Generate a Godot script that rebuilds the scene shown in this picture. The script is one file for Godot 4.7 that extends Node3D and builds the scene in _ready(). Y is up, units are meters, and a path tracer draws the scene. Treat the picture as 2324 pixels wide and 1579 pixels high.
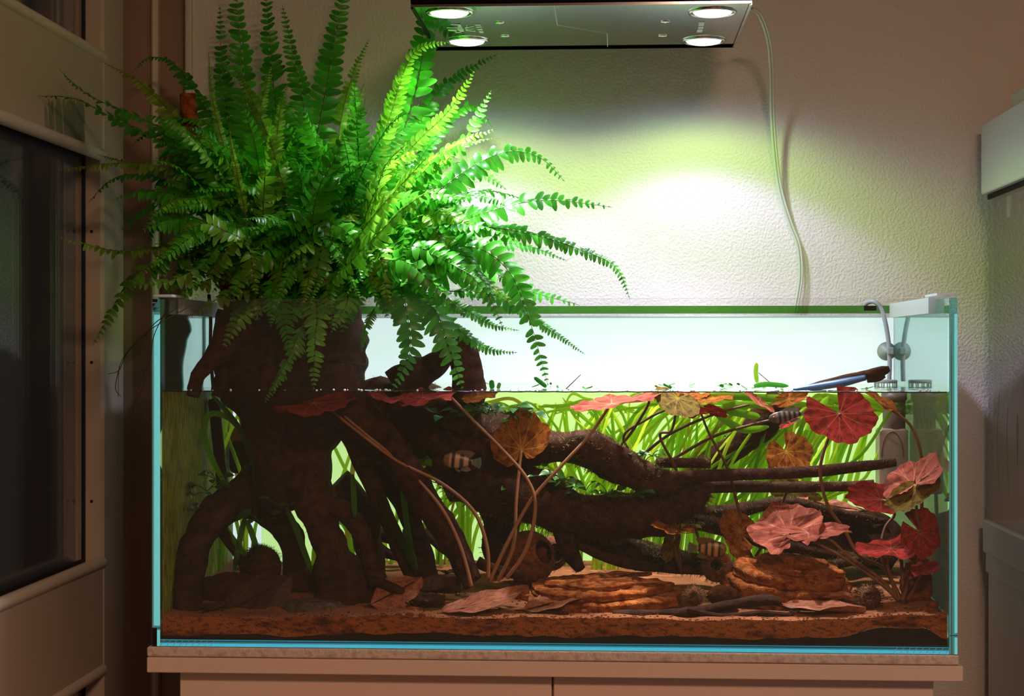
extends Node3D
# A planted aquarium under a hanging lamp, with a big fern growing out of it. Tank front glass at z = 0, tank floor at y = 0, metres.

const FPX := 3860.0
const EYE := Vector3(0.094, 0.45, 2.533)
const YAW := 0.05899
var rng := RandomNumberGenerator.new()
var M := {}
var nz := FastNoiseLite.new()
var names := {}
var inside := false      # true while the things inside the tank are built: nothing may pass through its panes

class MB:
	var v := PackedVector3Array()
	var c := PackedColorArray()
	var uv := PackedVector2Array()
	var i := PackedInt32Array()
	func vert(p: Vector3, col := Color.WHITE, u := Vector2.ZERO) -> int:
		v.append(p); c.append(col); uv.append(u)
		return v.size() - 1
	func tri(a: int, b: int, d: int) -> void:
		i.append(a); i.append(b); i.append(d)
	func quad(a: int, b: int, d: int, e: int) -> void:
		tri(a, b, d); tri(a, d, e)
	func grid(at: int, rows: int, cols: int, closed := false) -> void:
		for r in rows - 1:
			for k in (cols if closed else cols - 1):
				var l := (k + 1) % cols
				quad(at + r * cols + k, at + (r + 1) * cols + k, at + (r + 1) * cols + l, at + r * cols + l)
	func box(lo: Vector3, hi: Vector3, col := Color.WHITE) -> void:
		var p := [Vector3(lo.x, lo.y, lo.z), Vector3(hi.x, lo.y, lo.z), Vector3(hi.x, hi.y, lo.z), Vector3(lo.x, hi.y, lo.z), Vector3(lo.x, lo.y, hi.z), Vector3(hi.x, lo.y, hi.z), Vector3(hi.x, hi.y, hi.z), Vector3(lo.x, hi.y, hi.z)]
		for f in [[4, 7, 6, 5], [1, 2, 3, 0], [0, 3, 7, 4], [5, 6, 2, 1], [7, 3, 2, 6], [0, 4, 5, 1]]:
			var k := v.size()
			for q in f:
				vert(p[q], col)
			quad(k, k + 1, k + 2, k + 3)
	func mesh() -> ArrayMesh:
		var n := PackedVector3Array()
		n.resize(v.size())
		for k in range(0, i.size(), 3):
			var a := i[k]
			var b := i[k + 1]
			var d := i[k + 2]
			var f := (v[d] - v[a]).cross(v[b] - v[a])
			n[a] += f; n[b] += f; n[d] += f
		for k in n.size():
			n[k] = n[k].normalized() if n[k].length_squared() > 0.0 else Vector3.UP
		var arr := []
		arr.resize(Mesh.ARRAY_MAX)
		arr[Mesh.ARRAY_VERTEX] = v
		arr[Mesh.ARRAY_NORMAL] = n
		arr[Mesh.ARRAY_COLOR] = c
		arr[Mesh.ARRAY_TEX_UV] = uv
		arr[Mesh.ARRAY_INDEX] = i
		var am := ArrayMesh.new()
		am.add_surface_from_arrays(Mesh.PRIMITIVE_TRIANGLES, arr)
		return am

# ---------- where a point of the photograph lies, on a plane across z or across x
func ray(px: float, py: float) -> Vector3:
	var r := Vector3(cos(YAW), 0, -sin(YAW))
	var f := Vector3(-sin(YAW), 0, -cos(YAW))
	return f + r * ((px - 1162.0) / FPX) + Vector3.UP * ((789.5 - py) / FPX)
func P(px: float, py: float, z: float) -> Vector3:
	var d := ray(px, py)
	return EYE + d * ((z - EYE.z) / d.z)
func PX(px: float, py: float, x: float) -> Vector3:
	var d := ray(px, py)
	return EYE + d * ((x - EYE.x) / d.x)
func mpp(z: float) -> float:
	return (EYE.z - z) / FPX

func kept(p: Vector3) -> Vector3:
	if inside and p.y < 0.53:
		p.x = clampf(p.x, -0.5862, 0.5862)
		p.z = clampf(p.z, -0.4908, -0.0114)
		p.y = maxf(p.y, 0.0109)
	return p

# ---------- nodes
func numbered(called: String) -> String:
	var n: int = names.get(called, 0)
	names[called] = n + 1
	return called if n == 0 else "%s_%03d" % [called, n]
func tag(o: Node, label: String, category: String, group := "", kind := "") -> Node:
	if label: o.set_meta("label", label)
	if category: o.set_meta("category", category)
	if group: o.set_meta("group", group)
	if kind: o.set_meta("kind", kind)
	return o
func thing(called: String, label: String, category: String, at := Vector3.ZERO, group := "") -> Node3D:
	var o := Node3D.new()
	o.name = numbered(called)
	o.position = at
	add_child(o)
	tag(o, label, category, group)
	return o
func put(called: String, mesh: Mesh, mat: Material, parent: Node = null, kind := "") -> MeshInstance3D:
	var o := MeshInstance3D.new()
	o.mesh = mesh
	o.material_override = mat
	if parent == null:
		o.name = numbered(called)
		add_child(o)
	else:
		o.name = called
		parent.add_child(o, true)
		var p := parent
		var off := Vector3.ZERO
		while p != self:
			off += p.position
			p = p.get_parent()
		o.position = -off            # meshes are given in world metres
	if kind: o.set_meta("kind", kind)
	return o
func bx(called: String, lo: Vector3, hi: Vector3, mat: Material, parent: Node = null, kind := "", bevel := 0.0) -> MeshInstance3D:
	var b := MB.new()
	if bevel <= 0.0:
		b.box(lo, hi)
	else:
		bevel_box(b, lo, hi, bevel)
	return put(called, b.mesh(), mat, parent, kind)
func bevel_box(b: MB, lo: Vector3, hi: Vector3, e: float) -> void:
	# each face inset by e, joined by chamfers
	var s := (hi - lo) * 0.5
	var o := (hi + lo) * 0.5
	for ax in 3:
		for sg in [-1.0, 1.0]:
			var q := []
			for k in [[-1, -1], [1, -1], [1, 1], [-1, 1]]:
				var p := Vector3.ZERO
				p[ax] = s[ax] * sg
				p[(ax + 1) % 3] = (s[(ax + 1) % 3] - e) * k[0]
				p[(ax + 2) % 3] = (s[(ax + 2) % 3] - e) * k[1]
				q.append(o + p)
			if sg > 0: q.reverse()
			face(b, q)
	for ax in 3:      # edges running along ax
		var u := (ax + 1) % 3
		var w := (ax + 2) % 3
		for a in [-1.0, 1.0]:
			for d in [-1.0, 1.0]:
				var q := []
				for k in [[-1, 0], [1, 0], [1, 1], [-1, 1]]:
					var p := Vector3.ZERO
					p[ax] = (s[ax] - e) * k[0]
					p[u] = (s[u] - (0.0 if k[1] == 0 else e)) * a
					p[w] = (s[w] - (e if k[1] == 0 else 0.0)) * d
					q.append(o + p)
				if a * d < 0: q.reverse()
				face(b, q)
	for a in [-1.0, 1.0]:
		for d in [-1.0, 1.0]:
			for g in [-1.0, 1.0]:
				var q := [o + Vector3(s.x * a, (s.y - e) * d, (s.z - e) * g), o + Vector3((s.x - e) * a, s.y * d, (s.z - e) * g), o + Vector3((s.x - e) * a, (s.y - e) * d, s.z * g)]
				var k := b.v.size()
				for p in q: b.vert(p)
				if a * d * g > 0: b.tri(k, k + 2, k + 1)
				else: b.tri(k, k + 1, k + 2)
func face(b: MB, q: Array, col := Color.WHITE) -> void:
	var k := b.v.size()
	var us := [Vector2(0, 0), Vector2(1, 0), Vector2(1, 1), Vector2(0, 1)]
	for t in 4: b.vert(q[t], col, us[t])
	b.quad(k, k + 1, k + 2, k + 3)

# ---------- curves and swept shapes
func catmull(c: Array, seg: int) -> PackedVector3Array:
	var out := PackedVector3Array()
	for k in c.size() - 1:
		var p0: Vector3 = c[max(k - 1, 0)]
		var p1: Vector3 = c[k]
		var p2: Vector3 = c[k + 1]
		var p3: Vector3 = c[min(k + 2, c.size() - 1)]
		for t in seg:
			out.append(p1.cubic_interpolate(p2, p0, p3, float(t) / seg))
	out.append(c[-1])
	return out
func lerps(r: Array, seg: int) -> PackedFloat32Array:
	var out := PackedFloat32Array()
	for k in r.size() - 1:
		for t in seg:
			out.append(lerpf(r[k], r[k + 1], smoothstep(0.0, 1.0, float(t) / seg)))
	out.append(r[-1])
	return out
func tube(b: MB, path: PackedVector3Array, rad: PackedFloat32Array, sides: int, col := Color.WHITE, rough := 0.0, flat := 1.0, var_col := 0.0) -> void:
	var at := b.v.size()
	var n := Vector3.ZERO
	var run := 0.0
	for k in path.size():
		var t := (path[min(k + 1, path.size() - 1)] - path[max(k - 1, 0)]).normalized()
		if k == 0:
			n = t.cross(Vector3(0.31, 0.2, 0.93)).normalized()
		else:
			run += path[k].distance_to(path[k - 1])
			n = (n - t * n.dot(t)).normalized()
		var w := t.cross(n)
		for j in sides:
			var a := TAU * j / sides
			var d := n * cos(a) + w * sin(a) * flat
			var r := rad[k]
			var cc := col
			if rough > 0.0:
				var q := path[k] * 22.0
				var g := nz.get_noise_3d(q.x * 4.0 + cos(a) * 60.0, q.y * 4.0 + sin(a) * 60.0, q.z * 4.0)     # long fibres
				var h := nz.get_noise_3d(q.x * 11 + d.x * 25.0, q.y * 11 + d.y * 25.0, q.z * 11 + d.z * 25.0)
				r *= 1.0 + rough * (g * 0.8 + h * 0.9)
				r = maxf(r, 0.0004)
				if var_col > 0.0: cc = col * (1.0 + var_col * g)
			b.vert(kept(path[k] + d * r), cc, Vector2(float(j) / sides, run))
	b.grid(at, path.size(), sides, true)
	for e in 2:
		var k0 := at if e == 0 else at + (path.size() - 1) * sides
		var m := b.vert(kept(path[0] if e == 0 else path[-1]), col)
		for j in sides:
			var l := (j + 1) % sides
			if e == 0: b.tri(m, k0 + j, k0 + l)
			else: b.tri(m, k0 + l, k0 + j)
func limb(b: MB, c: Array, seg := 8, sides := 14, rough := 0.35, col := Color.WHITE) -> void:
	# c: [px, py, z, radius in px]
	var p := []
	var r := []
	for q in c:
		p.append(P(q[0], q[1], q[2]))
		r.append(q[3] * mpp(q[2]))
	tube(b, catmull(p, seg), lerps(r, seg), sides, col, rough, 1.0, 0.5)
func pixpath(c: Array) -> Array:
	var p := []
	for q in c: p.append(P(q[0], q[1], q[2]))
	return p
func lathe(b: MB, base: Vector3, up: Vector3, prof: Array, sides: int, col := Color.WHITE) -> void:
	# prof: [radius, height], from the bottom up
	var n := up.cross(Vector3(0.3, 0.1, 0.95)).normalized()
	var w := up.cross(n)
	var at := b.v.size()
	for q in prof:
		for j in sides:
			var a := TAU * j / sides
			b.vert(base + up * q[1] + (n * cos(a) + w * sin(a)) * q[0], col)
	b.grid(at, prof.size(), sides, true)
func blob(b: MB, o: Vector3, s: Vector3, rough: float, freq: float, turn := 0.0, col := Color.WHITE, rows := 22, cols := 34, ridge := 0.0) -> void:
	var at := b.v.size()
	var cuts := []
	var cr := RandomNumberGenerator.new()
	cr.seed = int(absf(o.x * 7919.0)) + 5
	if ridge > 0.0:
		for k in 16:
			cuts.append([Vector3(cr.randfn(), cr.randfn() * 0.8, cr.randfn()).normalized(), cr.randf_range(0.66, 0.95)])
	for r in rows:
		var la := PI * (r / float(rows - 1)) - PI / 2
		for k in cols:
			var lo := TAU * k / cols
			var d := Vector3(cos(la) * cos(lo), sin(la), -cos(la) * sin(lo))
			var h := nz.get_noise_3d((d.x + o.x * 9) * freq, (d.y + o.y * 9) * freq, (d.z + o.z * 9) * freq)
			var h2 := nz.get_noise_3d(d.x * freq * 3.3 + 40, d.y * freq * 3.3, d.z * freq * 3.3 + o.x * 70)
			var g := absf(nz.get_noise_3d(d.x * freq * 0.8 + 9, d.y * freq * 3.4, d.z * freq * 0.8 + 30))
			var m := 1.0 + rough * h + rough * 0.4 * h2 - ridge * (1.0 - minf(1.0, g * 5.0))
			if ridge > 0.0: m *= 0.93 + 0.11 * fposmod(d.y * 3.6 + 1.8 * h + 0.5 * d.x, 1.0)
			for q in cuts:
				var dn: float = d.dot(q[0])
				if dn > 0.0: m = minf(m, q[1] / dn * (1.0 + 0.10 * h + 0.06 * h2))
			b.vert(kept(o + (d * m * s).rotated(Vector3.UP, turn)), col * (1.0 + 0.35 * h2))
	b.grid(at, rows, cols, true)
func fuzz(b: MB, src: MB, count: int, length: float, lo: Color, hi: Color, up_only := false, below := 10.0) -> void:
	# short hairs of algae standing on the surface src
	var n := src.i.size() / 3
	for k in count:
		var f := rng.randi_range(0, n - 1) * 3
		var a := src.v[src.i[f]]
		var e := src.v[src.i[f + 1]]
		var g := src.v[src.i[f + 2]]
		var nn := (g - a).cross(e - a).normalized()
		if up_only and nn.y < 0.1: continue
		var p := a + (e - a) * rng.randf() * 0.5 + (g - a) * rng.randf() * 0.5
		if p.y > below: continue
		var d := (nn + Vector3(rng.randf_range(-0.7, 0.7), rng.randf_range(-0.4, 0.7), rng.randf_range(-0.7, 0.7))).normalized()
		var l := length * rng.randf_range(0.4, 1.3)
		var s := d.cross(Vector3(rng.randf() - 0.5, rng.randf() - 0.5, 1)).normalized() * 0.00032
		var cc := lo.lerp(hi, rng.randf())
		var q := b.vert(p - s, cc)
		b.vert(p + s, cc); b.vert(kept(p + d * l * 0.6 + s * 0.6), cc); b.vert(kept(p + d * l + Vector3(0, -0.15 * l, 0)), cc)
		b.tri(q, q + 2, q + 1); b.tri(q, q + 3, q + 2)

# ---------- materials
func noise_tex(freq: float, ramp: Array, sd: int, size := 512, oct := 4, kind := FastNoiseLite.TYPE_SIMPLEX_SMOOTH) -> NoiseTexture2D:
	var f := FastNoiseLite.new()
	f.noise_type = kind
	f.frequency = freq
	f.seed = sd
	f.fractal_octaves = oct
	var t := NoiseTexture2D.new()
	t.width = size; t.height = size
	t.seamless = true
	t.noise = f
	if ramp:
		var g := Gradient.new()
		g.offsets = PackedFloat32Array(ramp.map(func(x): return x[0]))
		g.colors = PackedColorArray(ramp.map(func(x): return x[1]))
		t.color_ramp = g
	return t
func mat(called: String, col: Color, rough := 0.6, metal := 0.0) -> StandardMaterial3D:
	var m := StandardMaterial3D.new()
	m.resource_name = called
	m.albedo_color = col
	m.roughness = rough
	m.metallic = metal
	M[called] = m
	return m
func tinted(called: String, col: Color, rough := 0.5, through := 0.0) -> StandardMaterial3D:
	var m := mat(called, col, rough)
	m.vertex_color_use_as_albedo = true
	if through > 0.0:
		m.backlight_enabled = true
		m.backlight = Color(through, through, through)
	return m
func triplanar(m: StandardMaterial3D, tex: Texture2D, scale: float, bump: Texture2D = null, depth := 0.0) -> StandardMaterial3D:
	m.uv1_triplanar = true
	m.uv1_world_triplanar = true
	m.uv1_scale = Vector3.ONE * scale
	if tex: m.albedo_texture = tex
	if bump:
		m.heightmap_enabled = true
		m.heightmap_texture = bump
		m.heightmap_scale = depth
	return m
func glass(called: String, alpha := 0.04) -> StandardMaterial3D:
	var m := mat(called, Color(0.8, 0.95, 0.92, alpha), 0.0)
	m.transparency = BaseMaterial3D.TRANSPARENCY_ALPHA
	return m
func solid_glass(called: String, col: Color, rough := 0.0) -> StandardMaterial3D:
	var m := mat(called, Color(col.r, col.g, col.b, 0.0), rough)
	m.refraction_enabled = true
	m.refraction_scale = 0.05
	return m
func leaf_tex(base: Color, vein: Color, spot: Color, sd: int, round_leaf: bool) -> ImageTexture:
	var s := 192
	var im := Image.create(s, s, false, Image.FORMAT_RGB8)
	var f := FastNoiseLite.new()
	f.seed = sd
	f.frequency = 0.035
	for y in s:
		for x in s:
			var u := (x + 0.5) / s * 2.0 - 1.0
			var w := (y + 0.5) / s * 2.0 - 1.0
			var c := base.lerp(spot, smoothstep(-0.1, 0.5, f.get_noise_2d(x, y)) * 0.9)
			c = c.lerp(spot, 0.35 * smoothstep(0.0, 0.4, f.get_noise_2d(x * 4.0, y * 4.0)))
			var line := 0.0
			if round_leaf:
				var r := sqrt(u * u + w * w)
				var a := atan2(w, u)
				var st := TAU / 11.0
				var d := absf(fposmod(a + st * 0.5, st) - st * 0.5)
				line = smoothstep(0.016, 0.005, d * r) * (1.0 - r * 0.75)
				if r > 0.38:
					var off := 0.28 * (r - 0.38)
					line = maxf(line, smoothstep(0.012, 0.003, absf(d - off) * r) * 0.55)
				line = maxf(line, 0.6 * smoothstep(0.16, 0.0, r))
			else:
				line = smoothstep(0.03, 0.012, absf(w))
				line = maxf(line, 0.6 * smoothstep(0.10, 0.03, absf(fposmod(u * 5.0 - absf(w) * 2.2, 1.0) - 0.5)))
			im.set_pixel(x, y, c.lerp(vein, line * 0.8))
	return ImageTexture.create_from_image(im)

func _ready() -> void:
	rng.seed = 7
	nz.seed = 3
	nz.frequency = 0.06
	nz.fractal_octaves = 3
	# ---------- camera, sky, lights, exposure
	var cam := Camera3D.new()
	cam.name = "camera"
	cam.position = EYE
	cam.rotation.y = YAW
	cam.fov = rad_to_deg(2.0 * atan(789.5 / FPX))
	cam.near = 0.05
	add_child(cam)
	var env := Environment.new()
	env.background_mode = Environment.BG_COLOR
	env.background_color = Color(0.03, 0.03, 0.045)
	env.tonemap_mode = Environment.TONE_MAPPER_LINEAR
	env.tonemap_exposure = 1.0
	env.sdfgi_enabled = true
	env.ssao_enabled = true
	env.ssil_enabled = true
	var we := WorldEnvironment.new()
	we.name = "environment"
	we.environment = env
	add_child(we)
	materials()
	room()
	right_tank()
	cabinet()
	aquarium()
	hanging_lamp()
	inside = true
	substrate()
	wood()
	equipment()
	stones()
	litter()
	vallisneria()
	lotus_plants()
	small_plants()
	fish()
	surface_bits()
	inside = false
	fern()

func area_light(called: String, at: Vector3, size: Vector2, look: Vector3, col: Color, e: float, parent: Node) -> void:
	var l := AreaLight3D.new()
	l.name = called
	l.area_size = size
	l.light_color = col
	l.light_energy = e
	l.shadow_enabled = true
	l.set("area_range", 12.0)
	parent.add_child(l, true)
	l.position = at
	l.basis = Basis.looking_at(look, Vector3.BACK if absf(look.y) > 0.9 else Vector3.UP)

func materials() -> void:
	var W := Color.WHITE
	triplanar(mat("plaster", Color(0.87, 0.865, 0.85), 0.85), null, 3.0, noise_tex(0.045, [], 4, 1024, 3), 0.11)
	mat("white_paint", Color(0.84, 0.81, 0.76), 0.35)
	mat("door_paint", Color(0.74, 0.70, 0.64), 0.4)
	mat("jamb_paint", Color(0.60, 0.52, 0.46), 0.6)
	mat("brown_wall", Color(0.20, 0.15, 0.12), 0.9)
	mat("gasket", Color(0.03, 0.03, 0.03), 0.6)
	triplanar(mat("cabinet_paint", Color(0.91, 0.83, 0.77), 0.5), null, 5.0, noise_tex(0.2, [], 8, 256, 2), 0.004)
	triplanar(mat("slab", Color(0.88, 0.83, 0.80), 0.8), noise_tex(0.03, [[0.0, Color(0.80, 0.74, 0.70)], [0.5, W], [1.0, Color(0.93, 0.9, 0.86)]], 21, 256), 6.0, noise_tex(0.1, [], 9, 256), 0.06)
	mat("hood_white", Color(0.86, 0.88, 0.88), 0.35)
	triplanar(mat("floor_wood", Color(0.42, 0.29, 0.2), 0.4), noise_tex(0.02, [[0.0, Color(0.6, 0.55, 0.5)], [1.0, W]], 5, 256), 1.5)
	mat("black_case", Color(0.012, 0.012, 0.012), 0.5).metallic_specular = 0.2
	mat("mirror_plate", Color(0.86, 0.89, 0.88), 0.06, 1.0)
	mat("chrome", Color(0.85, 0.85, 0.88), 0.12, 1.0)
	mat("etch", Color(0.86, 0.88, 0.9), 0.6)
	glass("pane", 0.02)
	glass("dark_pane", 0.10).albedo_color = Color(0.10, 0.12, 0.14, 0.25)  # dark tint stands in for the shade inside the neighbouring tank
	glass("door_pane", 0.02)
	glass("water_skin", 0.03)
	# dense clear glass: the panel's light runs inside these panes to their cut front edges
	solid_glass("side_glass", Color(0.60, 0.97, 0.95)).refraction_scale = 0.2
	solid_glass("bottom_glass", Color(0.40, 0.88, 1.0)).refraction_scale = 0.2
	solid_glass("clear_glass", Color(0.97, 1.0, 0.995))
	solid_glass("green_glass", Color(0.32, 0.62, 0.22), 0.1)
	solid_glass("algae_glass", Color(0.87, 0.985, 0.64))
	mat("waterline", Color(0.05, 0.06, 0.075), 0.08)  # dark colour painted in for the line that refraction draws at the surface
	mat("bubble_skin", Color(0.86, 0.90, 0.92), 0.1)
	var fr := mat("frosted", Color(0.90, 0.95, 0.93), 0.5)
	fr.backlight_enabled = true
	fr.backlight = Color(0.9, 0.9, 0.9)
	var cb := mat("clear_cord", Color(0.78, 0.82, 0.74), 0.25)
	cb.clearcoat_enabled = true
	# wood, stone, ground
	var bark := noise_tex(0.012, [[0.0, Color(0.40, 0.31, 0.26)], [0.4, Color(0.74, 0.64, 0.56)], [0.62, W], [0.8, Color(1.0, 0.92, 0.86)], [1.0, Color(0.72, 0.62, 0.54)]], 11, 512, 5)
	var barkh := noise_tex(0.05, [], 12, 512, 5)
	for q in [["wood_dark", Color(0.25, 0.15, 0.10), 0.75], ["wood_red", Color(0.28, 0.165, 0.107), 0.8], ["wood_brown", Color(0.28, 0.17, 0.112), 0.75], ["wood_orange", Color(0.62, 0.36, 0.20), 0.8]]:
		var m := triplanar(mat(q[0], q[1], q[2]), bark, 7.0, barkh, 0.11)
		m.vertex_color_use_as_albedo = true
		m.metallic_specular = 0.22
	var grain := noise_tex(0.22, [[0.0, Color(0.45, 0.32, 0.2)], [0.45, Color(0.85, 0.7, 0.55)], [0.62, W], [1.0, Color(1.0, 0.95, 0.85)]], 31, 512, 3)
	var grainh := noise_tex(0.2, [], 32, 512, 3)
	for q in [["sand_top", Color(0.66, 0.43, 0.25)], ["sand_side", Color(0.74, 0.47, 0.21)], ["soil", Color(0.15, 0.10, 0.065)], ["crumb", Color(0.66, 0.48, 0.28)]]:
		triplanar(mat(q[0], q[1], 0.9), grain, 5.0, grainh, 0.15).vertex_color_use_as_albedo = true
	var rockt := noise_tex(0.018, [[0.0, Color(0.42, 0.27, 0.16)], [0.4, Color(0.85, 0.66, 0.46)], [0.65, W], [1.0, Color(0.7, 0.5, 0.33)]], 41, 512, 5)
	var rockh := noise_tex(0.07, [], 42, 512, 5)
	for q in [["rock_orange", Color(0.66, 0.42, 0.23)], ["rock_grey", Color(0.40, 0.37, 0.34)], ["rock_dark", Color(0.30, 0.18, 0.10)]]:
		triplanar(mat(q[0], q[1], 0.85), rockt, 6.0, rockh, 0.30).vertex_color_use_as_albedo = true
		M[q[0]].metallic_specular = 0.2
	# leaves
	var fm := tinted("fern_leaf", W, 0.32, 0.95)
	fm.metallic_specular = 0.45
	tinted("grass_leaf", W, 0.5, 1.6)
	tinted("dark_leaf", W, 0.3, 0.4)
	tinted("stalk", W, 0.5)
	tinted("fur", W, 0.9, 1.3)
	tinted("fin", W, 0.4, 1.2)
	tinted("scales", W, 0.35)
	for q in [["lotus_red", Color(0.60, 0.15, 0.12), Color(0.80, 0.45, 0.36), Color(0.40, 0.09, 0.06), 1, 0.7], ["lotus_pink", Color(0.64, 0.33, 0.26), Color(0.82, 0.66, 0.50), Color(0.48, 0.19, 0.14), 2, 0.7], ["lotus_amber", Color(0.66, 0.37, 0.10), Color(0.88, 0.66, 0.30), Color(0.40, 0.17, 0.04), 3, 1.0], ["lotus_olive", Color(0.46, 0.38, 0.10), Color(0.70, 0.62, 0.26), Color(0.28, 0.20, 0.05), 4, 0.9]]:
		var m := mat(q[0], W, 0.75)
		m.albedo_texture = leaf_tex(q[1], q[2], q[3], q[4], true)
		m.metallic_specular = 0.25
		m.backlight_enabled = true
		m.backlight = Color(q[5], q[5], q[5])
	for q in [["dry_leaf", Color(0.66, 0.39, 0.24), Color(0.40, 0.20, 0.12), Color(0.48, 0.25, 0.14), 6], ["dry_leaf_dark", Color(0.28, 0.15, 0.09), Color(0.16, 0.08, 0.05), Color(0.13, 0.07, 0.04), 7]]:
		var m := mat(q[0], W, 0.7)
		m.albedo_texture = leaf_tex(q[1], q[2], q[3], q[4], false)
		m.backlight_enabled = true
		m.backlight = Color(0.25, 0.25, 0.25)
	triplanar(mat("coconut", Color(0.55, 0.30, 0.16), 0.8), bark, 12.0, barkh, 0.2)
	mat("filter_plastic", Color(0.42, 0.38, 0.32), 0.4)
	mat("filter_light", Color(0.60, 0.55, 0.46), 0.35)
	mat("grey_plastic", Color(0.62, 0.67, 0.66), 0.4)
	mat("hose", Color(0.66, 0.70, 0.74), 0.3)
	mat("cork", Color(0.62, 0.42, 0.2), 0.8)
	mat("twig_blue", Color(0.20, 0.36, 0.50), 0.35)
	mat("lime", Color(0.86, 0.90, 0.84), 0.8)
	mat("stain", Color(0.46, 0.52, 0.42), 0.8)
	var film := triplanar(mat("side_film", Color(0.80, 0.82, 0.20, 0.62), 0.7), noise_tex(0.05, [[0.0, Color(0.25, 0.35, 0.25)], [0.5, Color(0.8, 0.85, 0.7)], [1.0, W]], 77, 256, 4), 1.0)
	film.uv1_scale = Vector3(12, 1.6, 12)
	film.transparency = BaseMaterial3D.TRANSPARENCY_ALPHA
	film.backlight_enabled = true
	film.backlight = Color(0.4, 0.4, 0.4)
	var film2: StandardMaterial3D = film.duplicate()
	film2.resource_name = "thin_side_film"
	film2.albedo_color = Color(0.52, 0.50, 0.20, 0.28)
	M.thin_side_film = film2

# ---------- the room
func struct(o: Node) -> Node:
	o.set_meta("kind", "structure")
	return o
func room() -> void:
	var x437 := P(437, 800, -0.56).x
	struct(bx("wall_back", Vector3(x437, -0.85, -0.72), Vector3(2.1, 1.75, -0.56), M.plaster))
	struct(bx("floor", Vector3(-1.0, -0.95, -0.8), Vector3(2.1, -0.85, 4.3), M.floor_wood))
	struct(bx("ceiling", Vector3(-1.0, 1.75, -0.8), Vector3(2.1, 1.85, 4.3), M.white_paint))
	struct(bx("wall_right", Vector3(2.1, -0.95, -0.8), Vector3(2.25, 1.85, 4.3), M.plaster))
	struct(bx("wall_front", Vector3(-1.0, -0.95, 4.2), Vector3(2.1, 1.85, 4.35), M.brown_wall))
	struct(bx("wall_left", Vector3(-1.0, -0.85, 0.52), Vector3(-0.86, 1.75, 4.2), M.brown_wall))
	struct(bx("trim_1", Vector3(P(420, 0, -0.552).x, -0.85, -0.72), Vector3(x437 - 0.0005, 1.75, -0.548), M.white_paint, null, "", 0.003))
	struct(bx("trim_2", Vector3(P(362, 0, -0.575).x, -0.85, -0.72), Vector3(P(420, 0, -0.552).x - 0.0005, 1.75, -0.585), M.jamb_paint))
	struct(bx("trim_3", Vector3(P(346, 0, -0.575).x, -0.85, -0.72), Vector3(P(362, 0, -0.575).x - 0.0005, 1.75, -0.562), M.white_paint, null, "", 0.004))
	struct(bx("trim_4", Vector3(-0.90, -0.85, -0.72), Vector3(P(346, 0, -0.575).x - 0.0005, 1.75, -0.58), M.jamb_paint))
	# glazed door in the left wall
	var xf := -0.804
	var d: Node3D = thing("door_1", "white glazed door with dark panes and beaded rails beside the fern", "door", Vector3(-0.83, -0.85, 0.0))
	struct(d)
	bx("stile", Vector3(-0.86, -0.85, -0.553), Vector3(xf, 1.74, -0.425), M.door_paint, d, "", 0.006)
	bx("stile", Vector3(-0.86, -0.85, 0.40), Vector3(xf, 1.74, 0.52), M.door_paint, d, "", 0.006)
	for q in [[0.791, 0.965], [-0.118, 0.072], [1.6, 1.74], [-0.85, -0.66]]:
		var rl := bx("rail", Vector3(-0.86, q[0], -0.4245), Vector3(xf, q[1], 0.3995), M.door_paint, d, "", 0.004)
		for y in [q[0], q[1]]:
			var b := MB.new()
			tube(b, PackedVector3Array([Vector3(xf - 0.004, y, -0.4265), Vector3(xf - 0.004, y, 0.0), Vector3(xf - 0.004, y, 0.395)]), PackedFloat32Array([0.0105, 0.0105, 0.0105]), 14)
			put("bead", b.mesh(), M.white_paint, rl)
	for q in [[0.072, 0.791], [0.965, 1.6], [-0.66, -0.118]]:
		bx("pane", Vector3(-0.846, q[0], -0.424), Vector3(-0.841, q[1], 0.399), M.door_pane, d)
		bx("gasket", Vector3(-0.8405, q[0] + 0.001, -0.4245), Vector3(-0.836, q[1] - 0.001, -0.417), M.gasket, d)
		bx("gasket", Vector3(-0.8405, q[0] + 0.0005, -0.416), Vector3(-0.836, q[0] + 0.006, 0.395), M.gasket, d)
		bx("gasket", Vector3(-0.8405, q[1] - 0.006, -0.416), Vector3(-0.836, q[1] - 0.0005, 0.395), M.gasket, d)
	for y in [525, 822, 1137]:
		var p := P(208, y, -0.424)
		var b := MB.new()
		lathe(b, p - Vector3(0, 0, 0.001), Vector3.BACK, [[0.0025, 0.0], [0.0025, 0.0025], [0.0, 0.003]], 10)
		put("screw_hole", b.mesh(), M.gasket, d)
	# algae grown down the rail where fern tips touch it
	var st := MB.new()
	for s in 150:
		var px := 88.0 + 100.0 * sqrt(rng.randf()) if s % 2 else rng.randf_range(142, 190)
		var top := 222.0 + rng.randf_range(-4, 30) + maxf(0.0, (px - 95.0)) * 0.12
		var bot := minf(top + rng.randf_range(25, 105), 262.0 + px * 0.36)
		if bot < top + 5: continue
		var a := PX(px, top, xf + 0.0004)
		var e := PX(px + rng.randf_range(1, 5), bot, xf + 0.0004)
		var w := rng.randf_range(0.0012, 0.0045)
		var k := st.v.size()
		for t in 5:
			var p := a.lerp(e, t / 4.0)
			var ww: float = w * [0.3, 1.0, 0.8, 0.9, 0.2][t]
			p.x = xf + 0.0004
			st.vert(p + Vector3(0, 0, -ww)); st.vert(p + Vector3(0.0012, 0, 0)); st.vert(p + Vector3(0, 0, ww))
		st.grid(k, 5, 3)
	put("algae_stain", st.mesh(), M.stain, d, "stuff")
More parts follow.
